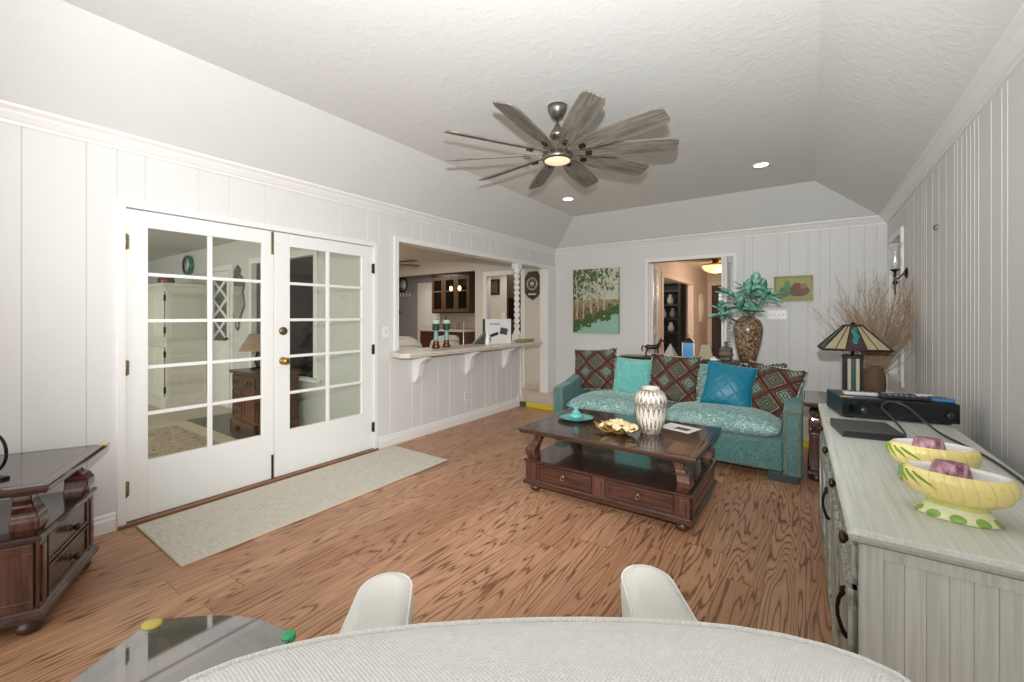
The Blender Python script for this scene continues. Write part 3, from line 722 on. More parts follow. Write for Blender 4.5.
def panel_front(x0_, x1_, y, z0, z1, fr, dep, sgn):
    """raised frame-and-panel front on a plane y=const; sgn = outward y"""
    mb = MB()
    mb.box(x0_, x1_, y, y+sgn*dep, z0, z1)
    for (a, b, c, d) in ((x0_, x1_, z1-fr, z1), (x0_, x1_, z0, z0+fr), (x0_, x0_+fr, z0+fr, z1-fr), (x1_-fr, x1_, z0+fr, z1-fr)):
        mb.box(a, b, y, y+sgn*(dep+0.007), c, d)
    return mb
def ring_pull(x, y, z, sgn, parent):
    mb = MB(); q = Matrix.Rotation(-sgn*pi/2, 3, 'X')
    mb.lathe([(0.014, 0), (0.012, 0.004), (0.006, 0.006), (0.006, 0.014), (0.009, 0.018), (0.004, 0.021)], (x, y, z+0.012), 12, rot=q)
    mb.tube([(x+0.015*sin(a), y+sgn*0.010, z-0.004-0.017*cos(a)+0.004) for a in [2*pi*k/16 for k in range(17)]], 0.003, 6)
    return mb.build('ring_pull', HINGE, parent)
ct = thing('coffee_table', 'long dark mahogany coffee table with two drawers and open shelf', 'coffee table', (-1.205, 3.18, 0))
L2, D2 = 0.60, 0.41
for sx in (-1, 1):
    for sy in (-1, 1):
        MB().lathe(BUN, (sx*(L2-0.055), sy*(D2-0.055), 0), 20).build('bun_foot', MAHOG, ct)
MB().loft([[(-L2-o, -D2-o, z), (L2+o, -D2-o, z), (L2+o, D2+o, z), (-L2-o, D2+o, z)] for o, z in ((0.012, 0.062), (0.018, 0.068), (0.018, 0.084), (0.006, 0.092), (0, 0.1))], True, False).build('plinth', MAHOG, ct)
B(-L2, L2, -D2+0.01, D2-0.01, 0.098, 0.23).build('drawer_box', MAHOG, ct)
for xa, xb in ((-0.50, -0.055), (0.055, 0.50)):
    for sy in (-1,):
        dr = panel_front(xa, xb, -D2+0.012, 0.112, 0.222, 0.016, 0.006, -1).build('drawer', MAHOG, ct, bev=0.002)
        ring_pull((xa+xb)/2, -D2-0.002, 0.166, -1, dr)
for xa, xb in ((-L2, -0.51), (-0.045, 0.045), (0.51, L2)):
    MB().box(xa, xb, -D2-0.004, -D2+0.02, 0.098, 0.23).box(xa+0.022, xb-0.022, -D2-0.010, -D2, 0.115, 0.213).build('stile', MAHOGY, ct, bev=0.003)
for sx in (-1, 1):
    m = panel_front(-D2+0.05, D2-0.05, 0, 0.112, 0.22, 0.05, 0.003, 1)
    m.xf(Matrix.Translation((sx*(L2), 0, 0)) @ Matrix.Rotation(-sx*pi/2, 4, 'Z')).build('end_panel', MAHOG, ct, bev=0.002)
MB().loft([[(-L2-o, -D2-o, z), (L2+o, -D2-o, z), (L2+o, D2+o, z), (-L2-o, D2+o, z)] for o, z in ((0, 0.228), (0.014, 0.234), (0.016, 0.246), (0.008, 0.252), (0, 0.253))], True, False).build('shelf', MAHTOP, ct)
for sx in (-1, 1):
    for sy in (-1, 1): scroll(sx*(L2-0.05), sy*(D2-0.05), sx, sy, 0.252, 0.447).build('scroll_post', MAHOGY, ct)
moulded_top(-0.645, 0.645, -0.45, 0.45, 0.446, 0.49).build('table_top', MAHTOP, ct)

def end_table(label, loc, rz, wx, wy, H_, tagcorner):
    """local: front (drawer side) at -y ; origin in the middle of the footprint"""
    t = thing('end_table', label, 'table', loc, rz); a, b = wx/2-0.05, wy/2-0.05
    for sx in (-1, 1):
        for sy in (-1, 1): MB().lathe([(r*1.1, z) for r, z in BUN], (sx*(a-0.04), sy*(b-0.04), 0), 20).build('bun_foot', MAHOG, t)
    MB().loft([[(-a-o, -b-o, z), (a+o, -b-o, z), (a+o, b+o, z), (-a-o, b+o, z)] for o, z in ((0.014, 0.062), (0.022, 0.068), (0.022, 0.086), (0.006, 0.098), (0, 0.106))], True, False).build('plinth', MAHOG, t)
    B(-a, a, -b+0.008, b-0.008, 0.1, 0.395).build('carcass', MAHOG, t)
    for z0, z1 in ((0.115, 0.245), (0.258, 0.387)):
        d = panel_front(-a+0.075, a-0.075, -b+0.009, z0, z1, 0.012, 0.008, -1).build('drawer', MAHOG, t, bev=0.002)
        for kx in ((0,)):
            k = MB().lathe([(0.016, 0), (0.014, 0.004), (0.007, 0.010), (0.012, 0.018), (0.018, 0.026), (0.014, 0.034), (0.004, 0.037)], (kx, -b-0.006, (z0+z1)/2), 14, rot=Matrix.Rotation(pi/2, 3, 'X'))
            k.build('knob', BRONZE, d)
    for sx in (-1, 1):
        MB().box(sx*a, sx*(a-0.065), -b-0.004, -b+0.02, 0.1, 0.395).box(sx*(a-0.014), sx*(a-0.05), -b-0.010, -b, 0.125, 0.37).build('stile', MAHOGY, t, bev=0.003)
        m = panel_front(-b+0.012, -0.01, 0, 0.115, 0.387, 0.035, 0.004, 1); m2 = panel_front(0.01, b-0.012, 0, 0.115, 0.387, 0.035, 0.004, 1)
        for q in (m, m2): q.xf(Matrix.Translation((sx*a, 0, 0)) @ Matrix.Rotation(-sx*pi/2, 4, 'Z')).build('side_panel', MAHOGY, t, bev=0.003)
    MB().loft([[(-a-o, -b-o, z), (a+o, -b-o, z), (a+o, b+o, z), (-a-o, b+o, z)] for o, z in ((0, 0.392), (0.014, 0.398), (0.016, 0.41), (0.008, 0.417), (0, 0.418))], True, False).build('shelf', MAHTOP, t)
    for sx in (-1, 1):
        for sy in (-1, 1): scroll(sx*(a-0.05), sy*(b-0.05), sx, sy, 0.417, H_-0.038, 1.06).build('scroll_post', MAHOGY, t)
    moulded_top(-wx/2, wx/2, -wy/2, wy/2, H_-0.04, H_).build('table_top', MAHTOP, t)
    if tagcorner:
        x, y = tagcorner; B(x-0.02, x+0.02, y-0.02, y+0.02, H_-0.01, H_+0.002).build('corner_tag', GOLDTAG, t, bev=0.003)
    return t
e1 = Vector((-3.226+2.626, 0.659-0.352)); ang = atan2(e1.y, e1.x)   # along the drawer side
u1 = e1.normalized(); u2 = Vector((-u1.y, u1.x))                      # away from the drawer side
cc = Vector((-2.626, 0.352))+u1*0.337+u2*0.30
end_table('dark mahogany end table with two drawers standing by the french doors', (cc.x, cc.y, 0), ang, 0.674, 0.60, 0.64, (0.325, -0.285))
end_table('dark mahogany end table between sofa and grey dresser under the lamp', (0.285, 4.56, 0), 0, 0.66, 0.70, 0.65, None)

# ring ornament on the near table
ro = thing('ring_ornament', 'dark metal ring on a bar foot on the end table by the french doors', 'ornament', (-2.93, 0.22, 0.64), R(30))
MB().tube([(0.075*cos(a), 0, 0.115+0.085*sin(a)) for a in [2*pi*k/28 for k in range(29)]], 0.006, 8).build('ring', BLACKM, ro)
MB().box(-0.09, 0.075, -0.014, 0.014, 0, 0.012).tube([(0, 0, 0.01), (0, 0, 0.034)], 0.006, 8).build('bar_foot', BLACKM, ro, bev=0.002)

# ------------------------------------------------------------------ things on the coffee table
ZC = 0.4902
tp = thing('plate', 'round turquoise plate with bronze rim on the coffee table', 'plate', (-1.60, 3.22, ZC))
MB().lathe([(0.07, 0), (0.075, 0.004), (0.12, 0.012), (0.148, 0.020), (0.145, 0.023), (0.118, 0.016), (0.07, 0.009), (0.0005, 0.008)], n=40).build('dish', M('turquoise_glaze', (120, 190, 184), 0.25, var=0.15, vscale=14), tp)
MB().tube([(0.148*cos(a), 0.148*sin(a), 0.022) for a in [2*pi*k/40 for k in range(41)]], 0.004, 6).build('rim', BRONZE, tp)
jr = thing('candle_jar', 'small turquoise lidded jar standing on the round turquoise plate', 'jar', (-1.60, 3.22, ZC+0.0085))
MB().lathe([(0.028, 0), (0.046, 0.006), (0.058, 0.024), (0.054, 0.038), (0.036, 0.048)], n=24).build('jar_body', M('aqua_glass', (104, 182, 178), 0.15, coat=0.6), jr)
mb = MB().lathe([(0.038, 0.047), (0.03, 0.056), (0.02, 0.066), (0.018, 0.078), (0.024, 0.088), (0.022, 0.094), (0.0005, 0.094)], n=20)
mb.tube([(-0.026, 0, 0.086), (-0.016, 0, 0.1), (-0.006, 0, 0.09)], 0.007, 6).tube([(0.026, 0, 0.086), (0.016, 0, 0.1), (0.006, 0, 0.09)], 0.007, 6)
mb.build('lid', M('aqua_glass', (104, 182, 178)), jr)
vz = MB(); prof = [(0.068, 0), (0.075, 0.004), (0.092, 0.05), (0.112, 0.12), (0.124, 0.19), (0.127, 0.235), (0.122, 0.275), (0.104, 0.315), (0.078, 0.338), (0.066, 0.344), (0.068, 0.356), (0.06, 0.356), (0.056, 0.34), (0.05, 0.30)]
prof = [(r*0.93, z*0.95) for r, z in prof]
vz.lathe(prof, n=48, uv=True)
tag(vz.build('vase', CHEV, loc=(-0.965, 3.17, ZC)), 'white and brown chevron textured vase on the coffee table', 'vase')
gl = thing('centrepiece', 'gold leaf dish heaped with cream dried petals on the coffee table', 'centrepiece', (-1.165, 3.02, ZC), R(-6)); gl.scale = (1.14, 1.14, 1.14)
mb = MB(); r9 = random.Random(4)
for k in range(10):
    a = 2*pi*k/10+r9.uniform(-.2, .2); L_ = r9.uniform(0.13, 0.2); ring = []
    pts = []
    for i in range(7):
        t = i/6; wv = 0.035*sin(pi*(0.08+0.92*t)**0.8)+0.002
        px = cos(a)*L_*t*1.15; py = sin(a)*L_*t*0.62; pz = 0.004+0.045*t*t+0.01*sin(t*6+k)
        nx_, ny_ = -sin(a), cos(a)
        ring.append([(px+nx_*wv, py+ny_*wv, pz+0.010), (px, py, pz), (px-nx_*wv, py-ny_*wv, pz+0.010), (px, py, pz+0.003)])
    mb.loft(ring, True, True)
mb.build('leaf_dish', M('gold_leaf', (176, 140, 84), 0.4, metal=0.5, var=0.3, vscale=30), gl)
mb = MB()
for k in range(34):
    a = r9.uniform(0, 2*pi); rr = sqrt(r9.random()); x, y = cos(a)*rr*0.13, sin(a)*rr*0.07; z = 0.028+0.034*(1-rr)+r9.uniform(0, 0.012)
    s = r9.uniform(0.018, 0.03)
    q = Matrix.Rotation(r9.uniform(-0.7, 0.7), 3, 'X') @ Matrix.Rotation(r9.uniform(-0.7, 0.7), 3, 'Y')
    mb.lathe([(0.001, -0.004), (s*0.6, 0.0), (s, 0.012), (s*0.8, 0.02), (s*0.45, 0.012), (0.001, 0.008)], (x, y, z), 9, rot=q)
pt = mb.build('dried_petals', M('cream_petals', (226, 206, 160), 0.7, var=0.2, vscale=20), gl); pt['kind'] = 'stuff'
br = thing('brochure', 'white leaflet with a dark photo lying on the coffee table', 'leaflet', (-0.825, 3.43, ZC), R(-16)); br.scale = (0.9, 0.9, 1)
B(-0.14, 0.14, -0.105, 0.105, 0, 0.002).build('sheet', PAPER, br)
B(-0.02, 0.10, -0.055, 0.02, 0.002, 0.0026).build('photo', M('leaflet_photo', (96, 84, 74), 0.5, var=0.5, vscale=30), br)

# ------------------------------------------------------------------ runner rug
mb = B(-3.53, -2.77, 0.86, 2.915, 0, 0.010)
ru = thing('runner_rug', 'pale flatwoven runner rug lying along the french doors', 'rug')
mb.build('weave', RUG, ru, bev=0.003)
MB().tube([(-3.532, 0.858, 0.006), (-2.768, 0.858, 0.006), (-2.768, 2.917, 0.006), (-3.532, 2.917, 0.006), (-3.532, 0.858, 0.006)], 0.006, 6).build('binding', M('rug_binding', (204, 190, 166), 0.9), ru)

# ------------------------------------------------------------------ yellow strip on the step edge
ys = thing('step_edge_strip', 'yellow strip along the edge of the raised tile step', 'edge strip')
B(-3.47, XR-0.02, YT-0.012, YT, 0.0, ZT+0.003).build('strip', YELLOW, ys, bev=0.003)
B(-3.585, -3.47, YT-0.013, YT, 0.0, ZT+0.004).build('end_block', DKGREEN, ys, bev=0.003)

# ------------------------------------------------------------------ dresser
DR = thing('dresser', 'long grey washed dresser with dark pulls along the panelled wall', 'dresser', (0.081, 1.43, 0), R(1.15))
DL, DW, DZ = 1.97, 0.545, 0.79      # local: x to the wall, y along
B(0.028, DW-0.01, 0.028, DL-0.03, 0.0, DZ-0.028).build('carcass', WASHZ, DR, bev=0.004)
prf = [(0.028, DZ-0.04), (0.010, DZ-0.034), (0.002, DZ-0.022), (0.0, DZ-0.012), (0.004, DZ-0.003), (0.012, DZ)]
MB().loft([[(o, o, z), (DW, o, z), (DW, DL-o, z), (o, DL-o, z)] for o, z in prf], True, False).build('top', WASHX, DR)
mb = MB()
for k in range(11):
    xa = 0.075+k*0.041; mb.box(xa, xa+0.0406, 0.0225, 0.03, 0.10, DZ-0.07)
mb.box(0.028, 0.075, 0.018, 0.03, 0, DZ-0.04).box(DW-0.018, DW-0.01, 0.018, 0.03, 0, DZ-0.04).box(0.075, DW-0.018, 0.018, 0.03, 0, 0.1).box(0.075, DW-0.018, 0.018, 0.03, DZ-0.07, DZ-0.04)
mb.build('beadboard_side', WASHZ, DR, bev=0.001)
nsec = 4; sw = (DL-0.10)/nsec
for i in range(nsec):
    ya = 0.05+i*sw; yb = ya+sw
    m = MB().box(0.014, 0.03, ya+0.012, yb-0.012, 0.615, 0.74)
    m.box(0.008, 0.03, ya+0.012, yb-0.012, 0.615, 0.635).box(0.008, 0.03, ya+0.012, yb-0.012, 0.72, 0.74)
    d = m.build('drawer', CARVED, DR, bev=0.003)
    for yk in (ya+0.035,):
        MB().lathe([(0.009, 0), (0.008, 0.006), (0.014, 0.010), (0.018, 0.016), (0.015, 0.023), (0.004, 0.026)], (0.012, yk, 0.73), 14, rot=Matrix.Rotation(-pi/2, 3, 'Y')).build('knob', BRONZE, d)
    m = MB().box(0.014, 0.03, ya+0.012, yb-0.012, 0.09, 0.60)
    for (a, b, c, e) in ((ya+0.012, yb-0.012, 0.55, 0.60), (ya+0.012, yb-0.012, 0.09, 0.14), (ya+0.012, ya+0.06, 0.14, 0.55), (yb-0.06, yb-0.012, 0.14, 0.55)):
        m.box(0.006, 0.03, a, b, c, e)
    d = m.build('door', CARVED, DR, bev=0.003)
    if i > 1: continue
    yk = ya+0.04 if i == 0 else yb-0.06
    pts = [(0.006, yk, 0.45), (-0.002, yk, 0.46), (-0.008, yk, 0.478), (-0.015, yk, 0.505), (-0.016, yk, 0.53), (-0.012, yk, 0.555), (-0.003, yk, 0.572), (-0.005, yk, 0.585), (0.002, yk, 0.59)]
    MB().tube(pts, [0.008, 0.007, 0.0055, 0.005, 0.005, 0.0055, 0.007, 0.006, 0.004], 8).build('bow_pull', BLACKM, d)
B(0.012, 0.06, DL-0.62, DL-0.58, DZ, DZ+0.001).build('price_tag', GOLDTAG, DR)
DZ += 0.0008
# flared oval planters
def mat_planter():
    t = NT('yellow_planter_glaze'); x, y, z = t.sep(t.tc()); n = t.noise(t.tc(), 26, 4, 0.6)
    a = t.math('PINGPONG', t.math('ADD', t.math('MULTIPLY', t.math('ARCTAN2', y, x), 2.6), t.math('MULTIPLY', z, 9)), 0.5)
    ribs = t.noise(t.comb(t.math('MULTIPLY', t.math('ARCTAN2', t.math('MULTIPLY', y, 1.7), x), 9), t.math('MULTIPLY', z, 6), 0), 2.0, 3, 0.6)
    c = t.mix(t.math('MULTIPLY', t.math('LESS_THAN', a, 0.04), 0.4), t.mix(ribs, lin((248, 238, 176)), lin((250, 226, 120))), lin((206, 178, 96)))
    c = t.mix(t.math('MULTIPLY', t.math('GREATER_THAN', n, 0.6), 0.5), c, lin((246, 208, 96)))
    t.bump(t.math('ADD', a, ribs), 0.5, 0.006)
    return t.set(color=c, rough=0.22, coat=0.4)
PLANT_Y = mat_planter()
def mat_foot():
    t = NT('green_leaf_foot_glaze'); x, y, z = t.sep(t.tc()); n = t.noise(t.tc(), 30, 3, 0.6)
    an = t.math('ARCTAN2', t.math('MULTIPLY', y, 1.5), x)
    u = t.math('SUBTRACT', t.math('FRACT', t.math('MULTIPLY', an, 10/(2*pi))), 0.5); v = t.math('DIVIDE', t.math('SUBTRACT', z, 0.011), 0.010)
    e = t.math('ADD', t.math('POWER', t.math('DIVIDE', u, 0.33), 2.0), t.math('POWER', v, 2.0))
    c = t.mix(t.math('LESS_THAN', e, 1.0), t.mix(n, lin((226, 232, 170)), lin((244, 240, 206))), t.mix(n, lin((96, 146, 52)), lin((164, 200, 90))))
    c = t.mix(t.math('GREATER_THAN', z, 0.032), c, t.mix(n, lin((170, 200, 96)), lin((244, 232, 150))))
    return t.set(color=c, rough=0.22, coat=0.4)
FOOT = mat_foot()
LEAFG = M('leaf_green_glaze', (120, 160, 60), 0.25, var=0.25, vscale=40)
def planter(label, loc, rz, s=1.0):
    t = thing('planter_bowl', label, 'bowl', loc, rz)
    sy = 0.62
    MB().lathe([(0.072*s, 0.044), (0.094*s, 0.049), (0.118*s, 0.063), (0.132*s, 0.084), (0.136*s, 0.104), (0.130*s, 0.120), (0.119*s, 0.128)], n=48, sy=sy, cap=False).build('bowl_shell', PLANT_Y, t)
    MB().lathe([(0.119*s, 0.128), (0.113*s, 0.127), (0.108*s, 0.118), (0.098*s, 0.086), (0.07*s, 0.066), (0.0005, 0.063)], n=48, sy=sy, cap=False).build('bowl_lining', M('white_glaze', (244, 242, 238), 0.2, coat=0.4), t)
    MB().lathe([(0.0005, 0.002), (0.10*s, 0.0), (0.104*s, 0.004), (0.092*s, 0.014), (0.078*s, 0.026), (0.072*s, 0.036), (0.074*s, 0.047)], n=48, sy=0.66, cap=False).build('foot', FOOT, t)
    mb = MB()
    for k in range(5):
        a0 = pi+(-0.62+0.24*k)*1.0+0.35; ring = []
        for i in range(7):
            q = i/6; wv = (0.006*sin(pi*min(1, q+0.12))+0.001)
            zz = 0.118-0.036*q; rr = (0.134+0.003*sin(pi*q)-0.006*q*q)*s
            aa = a0+0.34*q*(k-1.5)/3+0.25*q
            ring.append([(rr*cos(aa+dw*wv/0.09)*o_, rr*sin(aa+dw*wv/0.09)*sy*o_, zz) for dw, o_ in ((-1, 1.0), (0, 1.035), (1, 1.0), (0, 0.97))])
        mb.loft(ring, True, True)
    mb.build('leaf_relief', LEAFG, t)
    MB().lathe([(0.001, 0.004), (0.009, 0.0), (0.001, -0.004)], (-0.128*s, 0.012, 0.112), 10, rot=Matrix.Rotation(pi/2, 3, 'Y')).build('blue_bead', M('blue_glaze', (40, 130, 170), 0.2), t)
    return t
planter('yellow oval footed planter with green leaves, nearest on the dresser', (0.336, 1.685, DZ), R(-9), 0.86)
planter('yellow oval footed planter standing behind the nearest one on the dresser', (0.338, 1.985, DZ), R(4), 0.86)
def mat_frog():
    t = NT('amethyst_flower_frog'); n = t.noise(t.mapping(t.tc(), (1, 1, 0.4)), 60, 3, 0.6)
    t.bump(n, 0.6, 0.01)
    return t.set(color=t.ramp(n, [(0.35, lin((112, 56, 78))), (0.5, lin((166, 110, 128))), (0.65, lin((214, 176, 184)))]), rough=0.35)
FROG = mat_frog()
def frog(label, loc, rz):
    mb = MB().lathe([(0.043, 0.004), (0.046, 0.02), (0.043, 0.045), (0.037, 0.070), (0.033, 0.076), (0.001, 0.073)], n=26, sy=0.72)
    tag(mb.build('flower_frog', FROG, loc=loc, rot=rz), label, 'flower holder')
frog('purple flower holder block sitting inside the nearest yellow planter', (0.326, 1.70, DZ+0.070), R(-9))
frog('purple flower holder block sitting inside the yellow planter behind', (0.330, 1.995, DZ+0.070), R(4))

# AV receiver and set-top box
p0, p1 = Vector((0.143, 2.938)), Vector((0.625, 3.084)); rz = atan2(p1.y-p0.y, p1.x-p0.x)
rz = R(12)
rc = thing('stereo_receiver', 'big black stereo receiver at the far end of the dresser', 'receiver', (0.146, 2.97, DZ), rz)
LW, LD, LH = 0.49, 0.30, 0.112
B(0, LW, 0.012, LD, 0.008, LH).build('housing', BLACK, rc, bev=0.004)
B(0.0, LW, 0, 0.014, 0.01, LH-0.002).build('front_panel', M('gloss_black', (20, 26, 26), 0.18), rc, bev=0.004)
B(0.03, 0.20, -0.002, 0.002, 0.03, 0.095).build('display_window', M('display_black', (10, 14, 16), 0.06), rc)
for x in (0.095, 0.45):
    MB().lathe([(0.018, 0), (0.018, 0.012), (0.014, 0.016), (0.0005, 0.016)], (x, 0.0, 0.05), 20, rot=Matrix.Rotation(pi/2, 3, 'X')).build('dial', M('dial_black', (58, 60, 62), 0.3, metal=0.5), rc)
for x in (0.04, LW-0.04):
    for y in (0.05, LD-0.05): B(x-0.02, x+0.02, y-0.02, y+0.02, 0, 0.009).build('rubber_foot', BLACK, rc)
B(0.0, 0.06, 0.03, 0.055, LH, LH+0.001).build('price_tag', GOLDTAG, rc)
sb = thing('set_top_box', 'flat charcoal box lying in front of the stereo receiver', 'media box', (0.122, 2.50, DZ), R(9))
B(0, 0.225, 0, 0.24, 0, 0.038).build('housing', M('charcoal_plastic', (58, 60, 62), 0.38), sb, bev=0.004)
B(0.004, 0.221, -0.002, 0.001, 0.006, 0.030).build('front_panel', BLACK, sb)
def on_rc(x, y, z=0.0):
    return (0.146+x*cos(R(12))-y*sin(R(12)), 2.97+x*sin(R(12))+y*cos(R(12)), DZ+LH+z+0.001)
def remote(label, x, y, rzz, L_, W_, body, keyc, z=0.0):
    t = thing('remote_control', label, 'remote', on_rc(x, y, z), rzz)
    B(-L_/2, L_/2, -W_/2, W_/2, 0, 0.02).build('shell', body, t, bev=0.006)
    mb = MB()
    for i in range(6):
        for j in range(3): mb.box(-L_/2+0.03+i*(L_-0.06)/6, -L_/2+0.03+i*(L_-0.06)/6+0.01, -W_/2+0.008+j*0.012, -W_/2+0.016+j*0.012, 0.02, 0.023)
    mb.build('keys', keyc, t)
remote('pale grey remote control on the receiver near its left end', 0.13, 0.12, R(10), 0.19, 0.05, M('grey_plastic', (176, 176, 178), 0.4), BLACK)
remote('black remote control lying along the front of the receiver top', 0.29, 0.05, R(6), 0.20, 0.048, BLACK, M('grey_keys', (130, 132, 136), 0.4))
remote('dark blue game controller style remote in the middle of the receiver', 0.27, 0.125, R(22), 0.18, 0.05, M('navy_plastic', (38, 48, 84), 0.35), M('grey_keys', (130, 132, 136)))
remote('bright blue tipped remote at the right end of the receiver', 0.42, 0.05, R(-8), 0.13, 0.04, M('blue_plastic', (44, 108, 160), 0.35), BLACK)
tag(B(-0.10, 0.10, -0.10, 0.10, 0, 0.002).build('paper_sheet', PAPER, loc=on_rc(0.375, 0.185), rot=R(6)), 'sheet of white paper lying on top of the black receiver', 'paper')
pts = []
for (x, y, z) in [(0.45, 2.06, 0.006), (0.40, 2.25, 0.006), (0.36, 2.42, 0.006), (0.35, 2.56, 0.008), (0.36, 2.68, 0.02), (0.33, 2.80, 0.06), (0.30, 2.86, 0.10), (0.34, 2.89, 0.125), (0.40, 2.88, 0.105), (0.455, 2.84, 0.05), (0.50, 2.78, 0.012), (0.54, 2.62, 0.006), (0.575, 2.4, 0.006), (0.585, 2.1, 0.006), (0.57, 1.8, 0.006)]:
    pts.append((x, y, DZ+z))
def smooth_pts(p, n=6):
    out = []
    for i in range(len(p)-1):
        a, b, c, d = [Vector(p[max(0, min(len(p)-1, i+k))]) for k in (-1, 0, 1, 2)]
        for j in range(n):
            t = j/n; out.append(0.5*((2*b)+(c-a)*t+(2*a-5*b+4*c-d)*t*t+(3*b-a-3*c+d)*t**3))
    out.append(Vector(p[-1])); return out
tag(MB().tube(smooth_pts(pts), 0.0048, 8).build('black_cable', M('cable_black', (44, 46, 48), 0.4)), 'black looping cable in front of the receiver on the dresser', 'cable')

# ------------------------------------------------------------------ lamp, twigs, sconce
lp = thing('table_lamp', 'stained glass lamp with pyramid shade on the end table', 'lamp', (0.285, 4.45, 0.6502), R(3))
MB().box(-0.075, 0.075, -0.075, 0.075, 0, 0.02).box(-0.066, 0.066, -0.066, 0.066, 0.36, 0.385).build('base', BLACKM, lp, bev=0.003)
mb = MB()
for sx in (-1, 1):
    for sy in (-1, 1): mb.cbox((sx*0.05, sy*0.05, 0.19), (0.022, 0.022, 0.342))
mb.build('corner_posts', BLACKM, lp)
MB().box(-0.043, 0.043, -0.046, 0.046, 0.02, 0.36).build('mica_column', M('mica', (190, 180, 156), 0.5), lp)
mb = MB().box(-0.016, 0.016, -0.052, 0.052, 0.02, 0.36).box(-0.052, 0.052, -0.016, 0.016, 0.02, 0.36)
mb.build('green_inlay', M('green_art_glass', (42, 74, 64), 0.3, var=0.4, vscale=30), lp)
MB().tube([(0, 0, 0.38), (0, 0, 0.45)], 0.012, 10).build('stem', BLACKM, lp)
z0, z1, h0, h1 = 0.437, 0.625, 0.215, 0.055
def face_pt(a, s, t):   # a: side index, s -1..1, t 0..1
    h = h0+(h1-h0)*t; p = Vector((s*h, -h, z0+(z1-z0)*t)); return Matrix.Rotation(a*pi/2, 3, 'Z') @ p
sh = MB(); dk = MB(); tq = MB(); fr_ = MB()
for a in range(4):
    for s0, s1, tgt in ((-1, -0.32, sh), (0.32, 1, sh), (-0.32, 0.32, dk)):
        i0, i1 = s0, s1
        q = [face_pt(a, i0, 0), face_pt(a, i1, 0), face_pt(a, i1, 1), face_pt(a, i0, 1)]
        nrm = (q[1]-q[0]).cross(q[3]-q[0]).normalized()*0.004
        tgt.loft([[tuple(p-nrm) for p in q], [tuple(p) for p in q]], True, False)
    c = face_pt(a, 0.0, 0.45); nrm = (face_pt(a, 1, 0)-face_pt(a, -1, 0)).cross(face_pt(a, -1, 1)-face_pt(a, -1, 0)).normalized()
    for (s, t, r_) in ((-0.02, 0.75, 0.020), (0.08, 0.55, 0.024), (0.0, 0.36, 0.022), (0.12, 0.86, 0.014)):
        p = face_pt(a, s, t)+nrm*0.001; rot = nrm.to_track_quat('Z', 'Y').to_matrix()
        tq.lathe([(r_, 0), (r_*0.9, 0.003), (0.001, 0.005)], tuple(p), 10, rot=rot, sy=1.4)
    fr_.tube([face_pt(a, -1, 0), face_pt(a, -1, 1)], 0.007, 6)
    fr_.tube([face_pt(a, -1, 0), face_pt(a, 1, 0)], 0.010, 6); fr_.tube([face_pt(a, -1, 1), face_pt(a, 1, 1)], 0.008, 6)
    for s in (-0.32, 0.32, -0.62, 0.62): fr_.tube([face_pt(a, s, 0), face_pt(a, s, 1)], 0.0035, 6)
shd = sh.build('lamp_shade', M('mica_panel', (164, 150, 120), 0.5, var=0.2, vscale=25), lp)
dk.build('purple_panel', M('plum_art_glass', (66, 46, 56), 0.3, var=0.3, vscale=25), shd)
tq.build('turquoise_beads', M('turquoise_stone', (36, 124, 112), 0.3, var=0.4, vscale=40), shd)
fr_.build('lead_frame', M('dark_lead', (52, 42, 34), 0.5, metal=0.4), shd)
MB().lathe([(0.055, 0.622), (0.055, 0.63), (0.02, 0.634), (0.012, 0.65), (0.001, 0.655)], n=16).build('cap', BLACKM, lp)

tw = thing('twig_arrangement', 'tall bundle of dry brown twigs in a brown vase behind the lamp', 'dried twigs', (0.45, 4.80, 0.6502))
MB().lathe([(0.05, 0), (0.07, 0.02), (0.085, 0.1), (0.08, 0.2), (0.06, 0.26), (0.065, 0.28), (0.055, 0.28), (0.045, 0.2), (0.001, 0.03)], n=24).build('vase', M('brown_basket', (110, 84, 62), 0.7, var=0.4, vscale=30, bump=0.5, bscale=70), tw)
rt_ = random.Random(12); mb = MB()
for k in range(150):
    a = rt_.uniform(0, 2*pi); b = rt_.random(); lean = rt_.gauss(0, 0.23); lean2 = rt_.gauss(0, 0.12)
    Lr = rt_.uniform(0.55, 1.0)*(0.98 if lean > -0.1 else 0.8)
    x, y = 0.03*cos(a), 0.03*sin(a); p = Vector((x, y, 0.16)); d = Vector((lean+0.02, lean2+0.02, 1)).normalized()
    pts = [p.copy()]; n = 8
    for i in range(n):
        d = (d+Vector((rt_.gauss(0, 0.12)+lean*0.05, rt_.gauss(0, 0.07), 0))).normalized(); p = p+d*(Lr/n)
        p.x = min(p.x, XR-0.49); pts.append(p.copy())
    mb.tube(pts, [0.0030*(1-0.75*i/n)+0.0007 for i in range(n+1)], 5)
    for s in range(2):
        i = rt_.randint(3, n-1); q = pts[i]; dd = (d+Vector((rt_.gauss(0, .5), rt_.gauss(0, .3), 0))).normalized(); e = q+dd*rt_.uniform(.06, .14); e.x = min(e.x, XR-0.49)
        mb.tube([q, (q+e)/2+Vector((rt_.gauss(0, .006), rt_.gauss(0, .006), 0)), e], [0.0022, 0.0016, 0.0008], 4)
tg = mb.build('twigs', M('dry_twig', (164, 140, 116), 0.8, var=0.35, vscale=8), tw); tg['kind'] = 'stuff'

